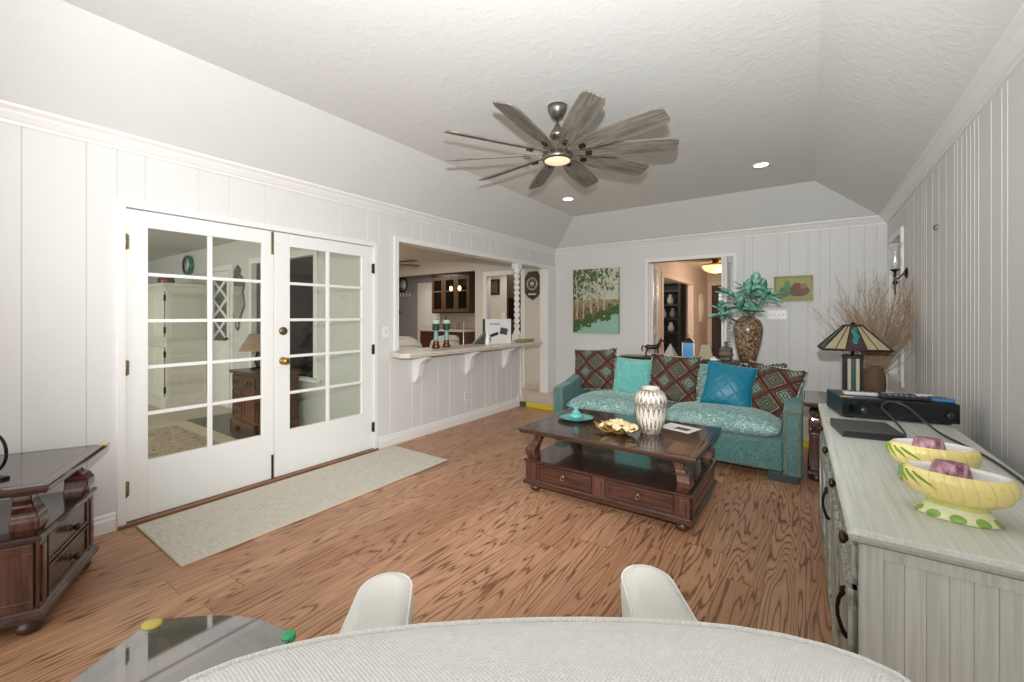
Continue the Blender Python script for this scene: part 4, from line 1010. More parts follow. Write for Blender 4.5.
sc = thing('wall_sconce', 'iron candle sconce with a clear glass chimney beside the window', 'sconce', (XR, 5.24, 1.745))
MB().lathe([(0.052, 0), (0.048, 0.008), (0.022, 0.02), (0.012, 0.026)], n=20, rot=Matrix.Rotation(-pi/2, 3, 'Y')).build('wall_plate', BLACKM, sc)
MB().tube(smooth_pts([(-0.02, 0, 0), (-0.05, 0, -0.035), (-0.078, 0, -0.05), (-0.082, 0, -0.02)]), 0.007, 8).build('arm', BLACKM, sc)
MB().lathe([(0.001, -0.20), (0.006, -0.19), (0.008, -0.11), (0.012, -0.10), (0.024, -0.085), (0.012, -0.065), (0.008, -0.04), (0.014, -0.01), (0.010, 0.01), (0.018, 0.02), (0.034, 0.03), (0.036, 0.04), (0.001, 0.042)], (-0.082, 0, 0), 16).build('candle_cup', BLACKM, sc)
MB().lathe([(0.026, 0.042), (0.044, 0.075), (0.046, 0.11), (0.034, 0.17), (0.034, 0.21), (0.056, 0.27), (0.060, 0.285)], (-0.082, 0, 0), 24, cap=False).build('glass_chimney', CLEARG, sc)
MB().lathe([(0.011, 0.042), (0.011, 0.10), (0.001, 0.104)], (-0.082, 0, 0), 12).build('candle', M('wax', (236, 230, 216), 0.6), sc)

# ------------------------------------------------------------------ pictures on the back wall
pa = thing('canvas_painting', 'unframed canvas of birch trees beside water on the back wall', 'painting', (-2.842, YB-0.002, 1.60))
MB().box(-0.395, 0.395, -0.035, 0, -0.52, 0.52).build('canvas_edge', M('canvas_edge', (110, 120, 92), 0.8), pa)
MB().add([(-0.395, -0.0355, -0.52), (0.395, -0.0355, -0.52), (0.395, -0.0355, 0.52), (-0.395, -0.0355, 0.52)], [(0, 1, 2, 3)], False, [(0, 0), (1, 0), (1, 1), (0, 1)]).build('painted_face', BIRCH, pa)
pb = thing('framed_picture', 'small gold framed still life of pear and basket on the back wall', 'picture', (-0.175, YB-0.002, 1.70))
w2, h2 = 0.205, 0.16
mb = MB()
for (a, b, c, d) in ((-w2, w2, h2-0.022, h2), (-w2, w2, -h2, -h2+0.022), (-w2, -w2+0.022, -h2+0.022, h2-0.022), (w2-0.022, w2, -h2+0.022, h2-0.022)): mb.box(a, b, -0.022, 0, c, d)
mb.build('frame', M('gilt_frame', (112, 100, 64), 0.4, metal=0.4), pb, bev=0.004)
MB().add([(-w2+.02, -0.012, -h2+.02), (w2-.02, -0.012, -h2+.02), (w2-.02, -0.012, h2-.02), (-w2+.02, -0.012, h2-.02)], [(0, 1, 2, 3)], False, [(0, 0), (1, 0), (1, 1), (0, 1)]).build('painted_face', STILL, pb)
B(w2-0.06, w2-0.01, -0.024, -0.02, -h2-0.012, -h2+0.006).build('corner_tag', YELLOW, pb)

# ------------------------------------------------------------------ sofa table and its ornaments
ZS = 0.86
st = thing('sofa_table', 'narrow dark console table standing behind the teal sofa', 'console table', (-1.24, 5.28, 0))
B(-0.72, 0.72, -0.14, 0.14, ZS-0.045, ZS).build('table_top', ESPRESSO, st, bev=0.006)
B(-0.66, 0.66, -0.11, 0.11, ZS-0.14, ZS-0.045).build('apron', ESPRESSO, st)
for sx in (-1, 1):
    for sy in (-1, 1): B(sx*0.66, sx*0.60, sy*0.115, sy*0.07, 0.0 if sy < 0 else ZT, ZS-0.13).build('leg', ESPRESSO, st)
YO = 5.27
ZS += 0.0006
def at(u, y=YO):
    xc = (u-512)/426; a, b = (426/hypot(426, 298)), (298/hypot(426, 298)); X = xc*a-b; Y_ = xc*b+a; return X/Y_*y
# horse figurine
hs = MB()
def limb(pts, rs): hs.tube(pts, rs, 8)
limb([(-0.075, 0, 0.098), (-0.05, 0, 0.108), (0.0, 0, 0.105), (0.05, 0, 0.11), (0.075, 0, 0.112)], [0.016, 0.028, 0.025, 0.028, 0.018])
limb([(0.06, 0, 0.115), (0.085, 0, 0.15), (0.096, 0, 0.18), (0.104, 0, 0.19)], [0.024, 0.017, 0.013, 0.011])
limb([(0.094, 0, 0.19), (0.118, 0, 0.178), (0.142, 0, 0.158)], [0.013, 0.012, 0.007])
for s in (-1, 1):
    limb([(0.097, s*0.006, 0.196), (0.099, s*0.008, 0.212)], [0.005, 0.001])
    limb([(0.06, s*0.014, 0.10), (0.064, s*0.015, 0.055), (0.058+0.016*s, s*0.015, 0.028), (0.066, s*0.015, 0.008)], [0.013, 0.007, 0.006, 0.008])
    limb([(-0.058, s*0.014, 0.10), (-0.052, s*0.015, 0.066), (-0.07, s*0.015, 0.04), (-0.064, s*0.015, 0.008)], [0.016, 0.009, 0.006, 0.008])
limb([(-0.076, 0, 0.108), (-0.10, 0, 0.12), (-0.112, 0, 0.09), (-0.108, 0, 0.05)], [0.006, 0.009, 0.009, 0.003])
limb([(0.07, 0, 0.145), (0.084, 0, 0.172), (0.092, 0, 0.196)], [0.008, 0.010, 0.004])
hs.box(-0.1, 0.1, -0.03, 0.03, 0, 0.008)
hr = hs.build('horse_figurine', M('dark_bronze', (66, 56, 48), 0.4, metal=0.6), loc=(at(652), YO, ZS), rot=R(25)); hr.scale = (1.08, 1.08, 1.08)
tag(hr, 'dark bronze horse figurine on the console table behind the sofa', 'figurine')
pyr = MB().lathe([(0.098, 0), (0.098, 0.006), (0.003, 0.165)], n=4, smooth=False).build('pyramid_ornament', M('mottled_crystal', (176, 172, 162), 0.3, var=0.45, vscale=30), loc=(at(670.5), YO, ZS), rot=R(38))
tag(pyr, 'pale grey pyramid ornament on the console table', 'ornament')
ln = thing('lantern', 'square bright blue glass lantern with brass finial on the console', 'lantern', (at(688.5), YO, ZS), R(8))
B(-0.068, 0.068, -0.06, 0.06, 0, 0.014).build('base', BRONZE, ln, bev=0.003)
B(-0.056, 0.056, -0.052, 0.052, 0.014, 0.185).build('glass_body', M('blue_crackle_glass', (6, 128, 188), 0.25, var=0.3, vscale=60, bump=0.4, bscale=90), ln, bev=0.004)
mb = MB()
for sx in (-1, 1):
    for sy in (-1, 1): mb.cbox((sx*0.06, sy*0.056, 0.1), (0.012, 0.012, 0.18))
mb.build('frame_posts', M('silvered_metal', (150, 140, 126), 0.35, metal=0.7), ln)
MB().lathe([(0.092, 0.185), (0.088, 0.195), (0.045, 0.225), (0.02, 0.235)], n=4, smooth=False).xf(Matrix.Rotation(pi/4, 4, 'Z')).build('roof', BRONZE, ln)
MB().lathe([(0.02, 0.233), (0.008, 0.245), (0.016, 0.258), (0.008, 0.272), (0.001, 0.285)], n=14).build('finial', BRASS, ln)
mb = MB().loft([[(-0.078, -0.04, 0), (0.078, -0.04, 0), (0.078, 0.04, 0), (-0.078, 0.04, 0)], [(-0.05, -0.025, 0.165), (0.046, -0.025, 0.168), (0.046, 0.025, 0.168), (-0.05, 0.025, 0.165)]], True, False)
tag(mb.build('stone_block', M('carved_stone', (170, 156, 132), 0.7, var=0.3, vscale=20, bump=0.5, bscale=40), loc=(at(706), YO, ZS), rot=R(6), bev=0.006), 'tan tapered stone block ornament beside the blue lantern', 'ornament')
pg = MB().lathe([(0.05, 0), (0.06, 0.01), (0.06, 0.03), (0.052, 0.035), (0.075, 0.055), (0.08, 0.065), (0.062, 0.10), (0.07, 0.11), (0.072, 0.12), (0.05, 0.145), (0.015, 0.16), (0.012, 0.175), (0.022, 0.19), (0.012, 0.205), (0.001, 0.215)], n=8, smooth=False)
tag(pg.build('pagoda_jar', M('pewter_carved', (120, 112, 98), 0.45, metal=0.3, var=0.5, vscale=40, bump=0.6, bscale=60), loc=(at(726), YO, ZS)), 'carved pewter pagoda shaped jar beside the tall mosaic vase', 'jar')
tag(MB().box(-0.04, 0.04, -0.025, 0.025, 0, 0.022).lathe([(0.012, 0.02), (0.02, 0.03), (0.001, 0.045)], (0, 0, 0), 10).build('white_ornament', M('white_glaze', (244, 242, 238)), loc=(at(715.5), YO-0.09, ZS), bev=0.004), 'small white ceramic ornament in front of the stone block', 'ornament')
VX = at(748); 
mv = MB().lathe([(0.070, 0), (0.078, 0.005), (0.098, 0.09), (0.130, 0.22), (0.146, 0.33), (0.144, 0.38), (0.122, 0.44), (0.08, 0.475), (0.055, 0.482), (0.06, 0.495), (0.05, 0.495), (0.045, 0.47), (0.05, 0.3), (0.001, 0.25)], n=40)
tag(mv.build('floor_vase', MOSAIC, loc=(VX, YO, ZS), rot=0.3), 'tall brown shell mosaic vase holding teal leaves', 'vase')
lf = thing('leaf_spray', 'spray of broad teal magnolia leaves in the mosaic vase', 'artificial plant', (VX, YO, ZS+0.40))
rl = random.Random(21); stm = MB(); lv = MB()
def leaf(p, d, L_, W_, roll):
    d = d.normalized(); side = d.cross(Vector((0, 0, 1)))
    if side.length < 1e-3: side = Vector((1, 0, 0))
    side.normalize(); side = Matrix.Rotation(roll, 3, d) @ side; nrm = side.cross(d).normalized(); rings = []
    for i in range(9):
        t = i/8; wv = W_/2*sin(pi*(t*0.93+0.05))**0.8; q = p+d*(L_*t)-nrm*(0.10*L_*t*t)
        f = 0.25*wv
        rings.append([tuple(q-side*wv+nrm*f), tuple(q-nrm*0.0005), tuple(q+side*wv+nrm*f), tuple(q+nrm*0.0022)])
    lv.loft(rings, True, True)
for (hx, hy, hz, nL) in ((0.0, 0.0, 0.25, 6), (0.05, -0.02, 0.30, 6), (-0.14, -0.05, 0.19, 6), (0.10, -0.04, 0.12, 5), (-0.06, -0.06, 0.09, 6), (0.16, 0.02, 0.22, 4), (-0.24, -0.04, 0.05, 5), (0.02, 0.06, 0.22, 5), (0.17, 0.0, 0.17, 3)):
    tip = Vector((hx, hy, hz+0.10)); stm.tube(smooth_pts([(0, 0, 0.0), (hx*0.2, hy*0.2, 0.08), (hx*0.7, hy*0.7, 0.06+hz*0.7), tuple(tip)]), 0.004, 6)
    for k in range(nL):
        a = 2*pi*k/nL+rl.uniform(-0.4, 0.4); el = rl.uniform(-0.5, 1.1)
        d = Vector((cos(a)*cos(el)+hx*1.2, sin(a)*cos(el)*0.8+hy, sin(el)+0.05))
        leaf(tip+Vector((0, 0, rl.uniform(-0.05, 0.02))), d, rl.uniform(0.16, 0.23), rl.uniform(0.085, 0.115), rl.uniform(-0.9, 0.9))
stm.build('stems', M('stem_brown', (104, 90, 70), 0.7), lf)
def mat_leaf():
    t = NT('teal_leaf'); n = t.noise(t.tc(), 14, 3, 0.6)
    return t.set(color=t.ramp(n, [(0.34, lin((44, 110, 94))), (0.48, lin((100, 170, 148))), (0.62, lin((170, 212, 194)))]), rough=0.45)
lv.build('leaves', mat_leaf(), lf)

# ------------------------------------------------------------------ armchair in the foreground (camera frame)
AC = thing('armchair', 'pale linen armchair seen from behind its back in the foreground', 'armchair', (0, 0, 0), YAW+R(2))
CX0 = 0.042
def sq_ring(cx, cy, z, hx, hy, n=36, p=3.0):
    r_ = []
    for k in range(n):
        a = 2*pi*k/n; c, s = cos(a), sin(a); r_.append((cx+hx*abs(c)**(2/p)*(1 if c > 0 else -1), cy+hy*abs(s)**(2/p)*(1 if s > 0 else -1), z))
    return r_
def back_ring(z, hw, yc, th, bow, inset=0.0, n=18):
    """thick curved slab outline: front edge bows forward in the middle"""
    f = []; b = []
    for i in range(n+1):
        u = sin(pi/2*(-1+2*i/n)); e = max(0.0, 1-abs(u)**4.5)**0.5
        x = CX0+u*(hw-inset); ym = yc-bow*u*u
        f.append((x, ym+(th/2-inset)*e, z)); b.append((x, ym-(th/2-inset)*e-0.0005, z))
    return f+b[::-1]
rings = []
for z, hw, th, ins, lean in ((0.30, 0.365, 0.16, 0, 0.10), (0.6, 0.375, 0.17, 0, 0.055), (0.80, 0.392, 0.175, 0, 0.02), (0.90, 0.403, 0.178, 0, 0.005), (0.935, 0.402, 0.176, 0.0, 0), (0.958, 0.402, 0.174, 0.008, 0), (0.970, 0.402, 0.17, 0.022, 0), (0.976, 0.402, 0.168, 0.042, 0), (0.978, 0.402, 0.165, 0.07, 0)):
    rings.append(back_ring(z+0.012*z, hw-0.010, 0.449+lean, th, 0.042, ins))
MB().loft(rings, True, True).build('backrest', LINENW, AC)
pip = [(x, y, z+0.001) for x, y, z in back_ring(0.9785, 0.392, 0.449, 0.17, 0.042, 0.016)[0:19]]
MB().tube(pip, 0.0034, 8).build('piping', LINENW, AC)
MB().loft([sq_ring(CX0, 0.90, z, hx, hy, p=6) for z, hx, hy in ((0.16, 0.36, 0.36), (0.28, 0.36, 0.36), (0.285, 0.35, 0.35))], True, True).build('seat_base', LINEN, AC)
MB().loft([sq_ring(CX0, 0.915, z, hx, hy, p=5) for z, hx, hy in ((0.285, 0.26, 0.34), (0.30, 0.265, 0.355), (0.40, 0.265, 0.36), (0.43, 0.255, 0.35), (0.44, 0.22, 0.31))], True, True).build('seat_cushion', LINEN, AC)
for s in (-1, 1):
    # arm pad: outline in plan, tapering forward
    def arm_ring(z, ins):
        r_ = []
        x_in0, x_out0, x_in1, x_out1 = 0.215, 0.40, 0.285, 0.425
        y0_, y1_ = 0.50, 1.165
        for k in range(25):
            a = -pi/2+pi*k/24 if False else None
        pts = []
        rr = (x_out1-x_in1)/2
        pts.append((x_out0-ins, y0_)); pts.append((x_out1-ins, y1_-rr))
        for k in range(1, 12):
            a = pi*k/12; pts.append(((x_in1+x_out1)/2+(rr-ins)*cos(a), y1_-rr+(rr-ins)*sin(a)*1.15))
        pts.append((x_in1+ins, y1_-rr)); pts.append((x_in0+ins, y0_))
        return [(CX0+s*x+(0.028 if s < 0 else 0.0), y+(0.0 if s < 0 else 0.012), z) for x, y in pts]
    m = MB().loft([arm_ring(0.16, 0.03), arm_ring(0.30, 0.02), arm_ring(0.56, 0.004), arm_ring(0.63, 0), arm_ring(0.65, 0.004), arm_ring(0.661, 0.014), arm_ring(0.665, 0.034)], True, True)
    o = m.build('armrest', LINEN, AC)
    rp = arm_ring(0.651, 0.004); MB().tube(rp, 0.003, 6).build('piping', LINENW, AC)
for sx in (-1, 1):
    for y in (0.52, 1.12): MB().lathe([(0.02, 0), (0.03, 0.16)], (CX0+sx*0.31, y, 0), 12).build('leg', ESPRESSO, AC)

# ------------------------------------------------------------------ smoked glass table
A_, B_, C_ = Vector((-1.509, 0.395)), Vector((-1.148, 0.597)), Vector((-1.429, 0.209))
ex = (B_-A_).normalized(); rz = atan2(ex.y, ex.x)
GT = thing('glass_table', 'smoked glass side table with corner protectors beside the armchair', 'side table', (A_.x, A_.y, 0), rz)
GL, GD, GZ = 0.43, 0.56, 0.50
pts = [(0, -GD), (GL, -GD), (GL, 0)]+[(GL*(1-k/12), 0.045*sin(pi*k/12)) for k in range(1, 12)]+[(0, 0)]
MB().loft([[(x, y, z) for x, y in pts] for z in (GZ-0.010, GZ)], True, False).build('glass_top', SMOKE, GT, bev=0.002)
mb = MB()
mb.tube([(x*0.90+0.02, y*0.95-0.02, GZ-0.024) for x, y in pts+pts[:1]], 0.010, 8)
for k in range(5):
    x = 0.07+0.07*k; mb.tube([(x-0.03, 0.0, GZ-0.024), (x, 0.008, GZ-0.065), (x+0.03, 0.0, GZ-0.024)], 0.006, 6)
mb.build('metal_rim', BLACKM, GT)
for x, y in ((0.05, -0.04), (GL-0.05, -0.04), (0.05, -GD+0.05), (GL-0.05, -GD+0.05)):
    MB().tube([(x, y, 0), (x, y, GZ-0.02)], 0.010, 8).build('leg', BLACKM, GT)
B(-0.22+0.05, GL-0.02, -GD+0.06, -0.05, 0.20, 0.21).xf(Matrix.Translation((0.11, 0, 0))) if False else None
MB().box(0.03, GL-0.03, -GD+0.03, -0.03, 0.18, 0.192).build('lower_shelf', M('grey_shelf', (120, 112, 104), 0.3), GT)
MB().lathe([(0.018, GZ-0.014), (0.02, GZ-0.01), (0.02, GZ+0.003), (0.015, GZ+0.006), (0.001, GZ+0.006)], (0.018, -0.012, 0), 16, sx=1.3).build('corner_protector', M('yellow_rubber', (196, 182, 84), 0.5), GT)
MB().lathe([(0.016, GZ-0.014), (0.018, GZ-0.01), (0.018, GZ+0.003), (0.013, GZ+0.006), (0.001, GZ+0.006)], (GL-0.012, -0.012, 0), 16).build('corner_protector', M('green_rubber', (60, 168, 110), 0.4), GT)

# ------------------------------------------------------------------ bar counter, post
bc = thing('bar_counter', 'white bar counter on three scrolled corbels along the pass-through', 'counter')
xo, xi = -3.29, -3.80
pts = [(xi, 3.022), (XL+0.019, 3.022), (XL+0.021, 2.90), (xo-0.07, 2.85), (xo, 2.92), (xo, 5.50), (xo-0.06, 5.57), (xi+0.1, 5.57), (xi, 5.48)]
def off(p, o): 
    c = Vector((-3.5, 4.2)); return [(x+(o if x < -3.5 else -o), y+(o if y < 4.2 else -o)) for x, y in p]
MB().loft([[(x, y, z) for x, y in off(pts, o)] for o, z in ((0.02, 0.926), (0.008, 0.93), (0.008, 0.944), (0.0, 0.95), (0.0, 0.968), (0.006, 0.975))], True, False).build('counter_top', M('pale_quartz', (216, 208, 196), 0.3, var=0.08, vscale=30), bc)
cpoly = [(0, 0.925), (0.20, 0.925), (0.20, 0.89), (0.185, 0.88), (0.15, 0.865), (0.115, 0.83), (0.095, 0.78), (0.085, 0.72), (0.075, 0.68), (0.055, 0.66), (0.05, 0.64), (0.03, 0.62), (0, 0.62)]
for y in (3.27, 4.135, 4.935): MB().prism([(XL+0.001+a, z) for a, z in cpoly], 1, y-0.04, y+0.04).build('corbel', TRIM, bc, bev=0.004)
po = thing('turned_post', 'white barley twist post standing on the bar counter', 'post', (XL-0.04, 5.33, 0.9755))
MB().box(-0.055, 0.055, -0.055, 0.055, 0, 0.10).box(-0.055, 0.055, -0.055, 0.055, 1.09, 1.174).lathe([(0.05, 1.04), (0.06, 1.06), (0.055, 1.09)], n=20).lathe([(0.055, 0.1), (0.06, 0.12), (0.045, 0.14)], n=20).build('post_blocks', TRIM, po, bev=0.004)
rings = []
for i in range(121):
    t = i/120; z = 0.13+0.92*t; ring = []
    for k in range(20):
        a = 2*pi*k/20; r_ = 0.036+0.010*cos(2*(a-2*pi*5.5*t)); ring.append((r_*cos(a), r_*sin(a), z))
    rings.append(ring)
MB().loft(rings, True, True).build('twisted_shaft', TRIM, po)
ZK = 0.9757
def counter_pt(u, x):   # point on plane x=const under image column u
    xc = (u-512)/426; a, b = 426/hypot(426, 298), 298/hypot(426, 298); t = x/(xc*a-b); return (x, t*(xc*b+a), ZK)
def candle(label, loc):
    t = thing('candle_holder', label, 'candle holder', loc)
    MB().lathe([(0.045, 0), (0.048, 0.02), (0.036, 0.05), (0.03, 0.07), (0.034, 0.085)], n=20).build('copper_base', M('copper', (116, 74, 54), 0.3, metal=0.8), t)
    MB().lathe([(0.034, 0.085), (0.03, 0.10), (0.026, 0.16), (0.024, 0.20), (0.028, 0.21)], n=20).build('stem', M('aqua_crackle', (134, 170, 164), 0.3, var=0.3, vscale=40), t)
    MB().lathe([(0.028, 0.21), (0.044, 0.22), (0.046, 0.25), (0.032, 0.258), (0.046, 0.268), (0.048, 0.285)], n=20).build('cup', M('green_metal', (48, 82, 66), 0.35, metal=0.3), t)
    MB().lathe([(0.044, 0.285), (0.044, 0.33), (0.001, 0.332)], n=20).build('candle', M('mint_wax', (206, 224, 200), 0.5), t)
candle('turquoise candle holder with copper base, farther from the product box', counter_pt(436, -3.62))
candle('turquoise candle holder with copper base, nearer to the product box', counter_pt(446.5, -3.62))
bx = thing('product_box', 'white carton printed with dark gadgets standing on the bar counter', 'box', counter_pt(497, -3.55), pi/2-R(32))
B(-0.19, 0.19, -0.05, 0.05, 0, 0.34).build('carton', M('white_card', (226, 224, 222), 0.5), bx, bev=0.002)
B(-0.1915, -0.19, -0.05, 0.05, 0, 0.34).build('dark_end', M('dark_card', (70, 72, 76), 0.5), bx)
mb = MB().cbox((-0.05, -0.051, 0.13), (0.12, 0.002, 0.05)).xf(Matrix.Rotation(R(0), 4, 'Y'))
m2 = MB().box(-0.06, 0.06, -0.0525, -0.05, -0.02, 0.02).xf(Matrix.Translation((-0.06, 0, 0.125)) @ Matrix.Rotation(R(-18), 4, 'Y'))
m2.build('gadget_print', M('print_black', (36, 38, 42), 0.4), bx)
MB().box(-0.055, 0.055, -0.0525, -0.05, -0.045, 0.045).xf(Matrix.Translation((0.08, 0, 0.17)) @ Matrix.Rotation(R(12), 4, 'Y')).build('gadget_print', M('print_grey', (72, 74, 82), 0.4), bx)
MB().box(-0.16, -0.11, -0.0525, -0.05, 0.02, 0.09).build('gadget_print', M('print_grey', (72, 74, 82)), bx)
MB().box(-0.13, 0.02, -0.0525, -0.05, 0.255, 0.285).build('print_band', M('print_pale', (176, 178, 182), 0.4), bx)
wd = MB().prism([(-0.09, 0), (0.09, 0), (0.09, 0.16)], 1, -0.04, 0.04)
tag(wd.build('tablet_stand', M('dark_grey_plastic', (74, 76, 74), 0.4), loc=counter_pt(478.5, -3.68), rot=pi/2-R(30), bev=0.004), 'dark grey wedge stand beside the white carton on the bar', 'stand')
fg = MB().lathe([(0.03, 0), (0.034, 0.02), (0.028, 0.08), (0.02, 0.13), (0.012, 0.15), (0.018, 0.17), (0.02, 0.185), (0.012, 0.2), (0.001, 0.205)], n=16)
tag(fg.build('white_bottle', M('white_glaze', (244, 242, 238)), loc=counter_pt(487.5, -3.46)), 'small white bottle in front of the white carton on the bar', 'bottle')
tr = MB().lathe([(0.0005, 0.002), (0.14, 0.0), (0.155, 0.01), (0.175, 0.035), (0.17, 0.036), (0.15, 0.014), (0.0005, 0.008)], n=32, sx=0.55, sy=1.35)
tag(tr.build('oval_tray', M('olive_glaze', (150, 146, 96), 0.35, var=0.2, vscale=20), loc=(-3.44, 5.24, ZK)), 'olive oval tray on the end of the bar counter by the post', 'tray')
wr = MB().lathe([(0.05, 0), (0.052, 0.008), (0.008, 0.014), (0.006, 0.03), (0.006, 0.29), (0.001, 0.30)], n=16)
tag(wr.build('towel_stand', M('pale_steel', (190, 182, 170), 0.3, metal=0.6), loc=counter_pt(463.5, -3.62)), 'thin pale upright holder on the bar beside the candle holders', 'stand')

# ------------------------------------------------------------------ cream dining chairs behind the counter
def dining_chair(label, loc, rz, wd_=0.25):
    t = thing('dining_chair', label, 'chair', loc, rz, None)
    rg = []
    for z, hw, y in ((0.45, 0.23, 0.0), (0.6, 0.25, -0.01), (0.8, 0.27, -0.03), (0.92, 0.275, -0.05), (0.98, 0.26, -0.06), (1.0, 0.22, -0.06)):
        ring = []
        for i in range(13):
            u = -1+2*i/12; ring.append((u*hw, y+0.10*u*u+0.035*(1-u**6)**0.5, z-0.06*abs(u)**3 if z > 0.9 else z))
        for i in range(13):
            u = 1-2*i/12; ring.append((u*hw, y+0.10*u*u-0.035*(1-u**6)**0.5, z-0.06*abs(u)**3 if z > 0.9 else z))
        rg.append(ring)
    MB().loft(rg, True, True).build('backrest', CREAM, t)
    MB().loft([sq_ring(0, 0.24, z, 0.25, 0.25, p=5) for z in (0.36, 0.40, 0.46)]+[sq_ring(0, 0.24, 0.475, 0.22, 0.22, p=5)], True, True).build('seat', CREAM, t)
    for x in (-0.2, 0.2):
        for y in (0.03, 0.44): MB().lathe([(0.014, 0), (0.024, 0.36)], (x, y, 0), 10).build('leg', ESPRESSO, t)
    nb_ = MB()
    for i in range(25):
        u = -0.96+1.92*i/24; nb_.lathe([(0.007, -0.0), (0.001, 0.006)], (u*0.275, -0.05+0.10*u*u-0.035*(1-u**6)**0.5-0.002, 0.915-0.06*abs(u)**3), 6, rot=Matrix.Rotation(pi/2, 3, 'X'))
    nb_.build('nailheads', BRONZE, t)
dining_chair('cream upholstered chair nearest the left jamb of the pass-through', (-4.16, 3.58, ZT), R(70))
dining_chair('cream upholstered chair behind the farther candle holder', (-4.75, 4.05, ZT), R(60))
dining_chair('cream upholstered chair behind the nearer candle holder', (-4.50, 4.72, ZT), R(80))

# ------------------------------------------------------------------ kitchen side shell
KX0, KC = -11.0, 2.5
struct(MB().box(KX0, XL-0.14, 2.80, 2.90, 0, 0.62).box(KX0, XL-0.14, 2.80, 2.90, 2.12, KC).box(-4.80, XL-0.14, 2.80, 2.90, 0.62, 2.12).box(KX0, -6.40, 2.80, 2.90, 0.62, 2.12).build('wall_partition', HALLW))
# far kitchen wall in line with the back wall: wide opening, door opening, plaque wall
struct(MB().box(KX0, -5.39, YB, YB+0.11, 2.255, KC).box(-5.39, -5.10, YB, YB+0.11, 0, KC).box(-5.10, -4.29, YB, YB+0.11, 2.13, KC).box(-4.29, XL-0.14, YB, YB+0.11, 0, KC).build('wall_kitchen', KWALL))
casing('trim_7', (-5.09, -4.30, ZT, 2.12), 0.09, axis='x', face=YB, sgn=-1, jamb=0.112)
struct(sweep([(o, z) for o, z in baset], [(-4.21, YB), (XL-0.14, YB)], TILE, 'baseboard_kitchen'))
struct(MB().box(KX0, -6.5, 8.3, 8.4, 0, KC).box(KX0-0.1, KX0, YF, 8.4, 0, KC).build('wall_kitchen_far', GREYW))
struct(MB().box(-6.05, XL-0.2, 7.4, 7.5, 0, KC).box(-3.9, -3.8, YB+0.11, 7.4, 0, KC).build('wall_passage', KWALL))
struct(MB().box(KX0, XL-0.14, 2.9, 8.4, KC, KC+0.06).build('ceiling_kitchen', M('kitchen_ceiling', (206, 198, 188), 0.7)))
struct(MB().box(KX0, XL-0.14, YF, 2.8, 2.45, 2.51).build('ceiling_sunroom', M('sunroom_ceiling', (206, 206, 196), 0.7)))
# plaque clock on the kitchen wall
pq = thing('wall_clock', 'dark octagonal wooden wall clock with carved round face by the corner', 'clock', (-4.048, YB-0.002, 1.91))
oc = [(-0.165, -0.13), (-0.165, 0.13), (-0.09, 0.24), (0.09, 0.24), (0.165, 0.13), (0.165, -0.13), (0.09, -0.22), (0.03, -0.25), (0.0, -0.275), (-0.03, -0.25), (-0.09, -0.22)]
MB().loft([[(x*k, y, z*k) for x, z in oc] for k, y in ((1.0, 0), (1.0, -0.02), (0.93, -0.03), (0.86, -0.022))], True, False).build('case', M('dark_oak_plaque', (70, 58, 48), 0.5, var=0.3, vscale=20), pq)
q = Matrix.Rotation(pi/2, 3, 'X')
MB().lathe([(0.115, 0.02), (0.115, 0.034), (0.1, 0.038), (0.088, 0.034), (0.086, 0.03)], (0, 0, 0.02), 32, cap=False, rot=q).build('ring', M('plaque_silver', (176, 168, 154), 0.4, metal=0.3), pq)
mb = MB()
for k in range(12):
    a = 2*pi*k/12; mb.cbox((0.1*sin(a), -0.04, 0.02+0.1*cos(a)), (0.018, 0.006, 0.018))
mb.lathe([(0.04, 0.03), (0.03, 0.036), (0.001, 0.036)], (0, 0, 0.02), 20, rot=q)
for k in range(8):
    a = 2*pi*k/8; mb.tube([(0.03*sin(a), -0.034, 0.02+0.03*cos(a)), (0.085*sin(a), -0.034, 0.02+0.085*cos(a))], 0.004, 5)
mb.cbox((0, -0.028, -0.165), (0.16, 0.01, 0.03)).lathe([(0.02, 0), (0.001, 0.02)], (0, -0.012, -0.255), 10, rot=q)
mb.build('carving', M('plaque_cream', (204, 196, 178), 0.5), pq)
# clock, hooks, door on the grey wall
YK = 8.3
ck = thing('wall_clock', 'round white clock with black rim on the far grey kitchen wall', 'clock', (-9.66, YK-0.001, 2.26))
MB().lathe([(0.2, 0), (0.215, 0.02), (0.20, 0.035), (0.175, 0.03)], n=32, cap=False, rot=q).build('rim', BLACK, ck)
MB().lathe([(0.18, 0.012), (0.0005, 0.014)], n=32, rot=q).build('dial', PAPER, ck)
MB().cbox((0, -0.018, 0.05), (0.014, 0.004, 0.1)).cbox((0.03, -0.018, 0), (0.07, 0.004, 0.014)).cbox((0, -0.018, -0.1), (0.08, 0.004, 0.04)).build('hands', BLACK, ck)
hk = thing('hook_rail', 'row of pale hooks under the round kitchen clock', 'hook rail', (-9.58, YK-0.001, 1.98))
B(-0.33, 0.33, -0.012, 0, -0.02, 0.02).build('rail', GREYW, hk)
for k in range(5): MB().tube([(-0.26+0.13*k, -0.012, 0.02), (-0.26+0.13*k, -0.05, 0.0), (-0.26+0.13*k, -0.06, -0.04), (-0.26+0.13*k, -0.03, -0.06)], 0.016, 6).build('hook', PAPER, hk)
tag(MB().lathe([(0.045, 0), (0.04, 0.03), (0.001, 0.035)], n=16, rot=q).build('thermostat', BLACK, loc=(-9.8, YK, 1.47)), 'small dark round thermostat on the grey wall below the hooks', 'thermostat')
d3 = struct(empty('door_3', (-8.60, YK, ZT)))
B(-0.36, 0.36, -0.04, -0.001, 0, 2.14).build('door_leaf', TRIM, d3)
mb = MB()
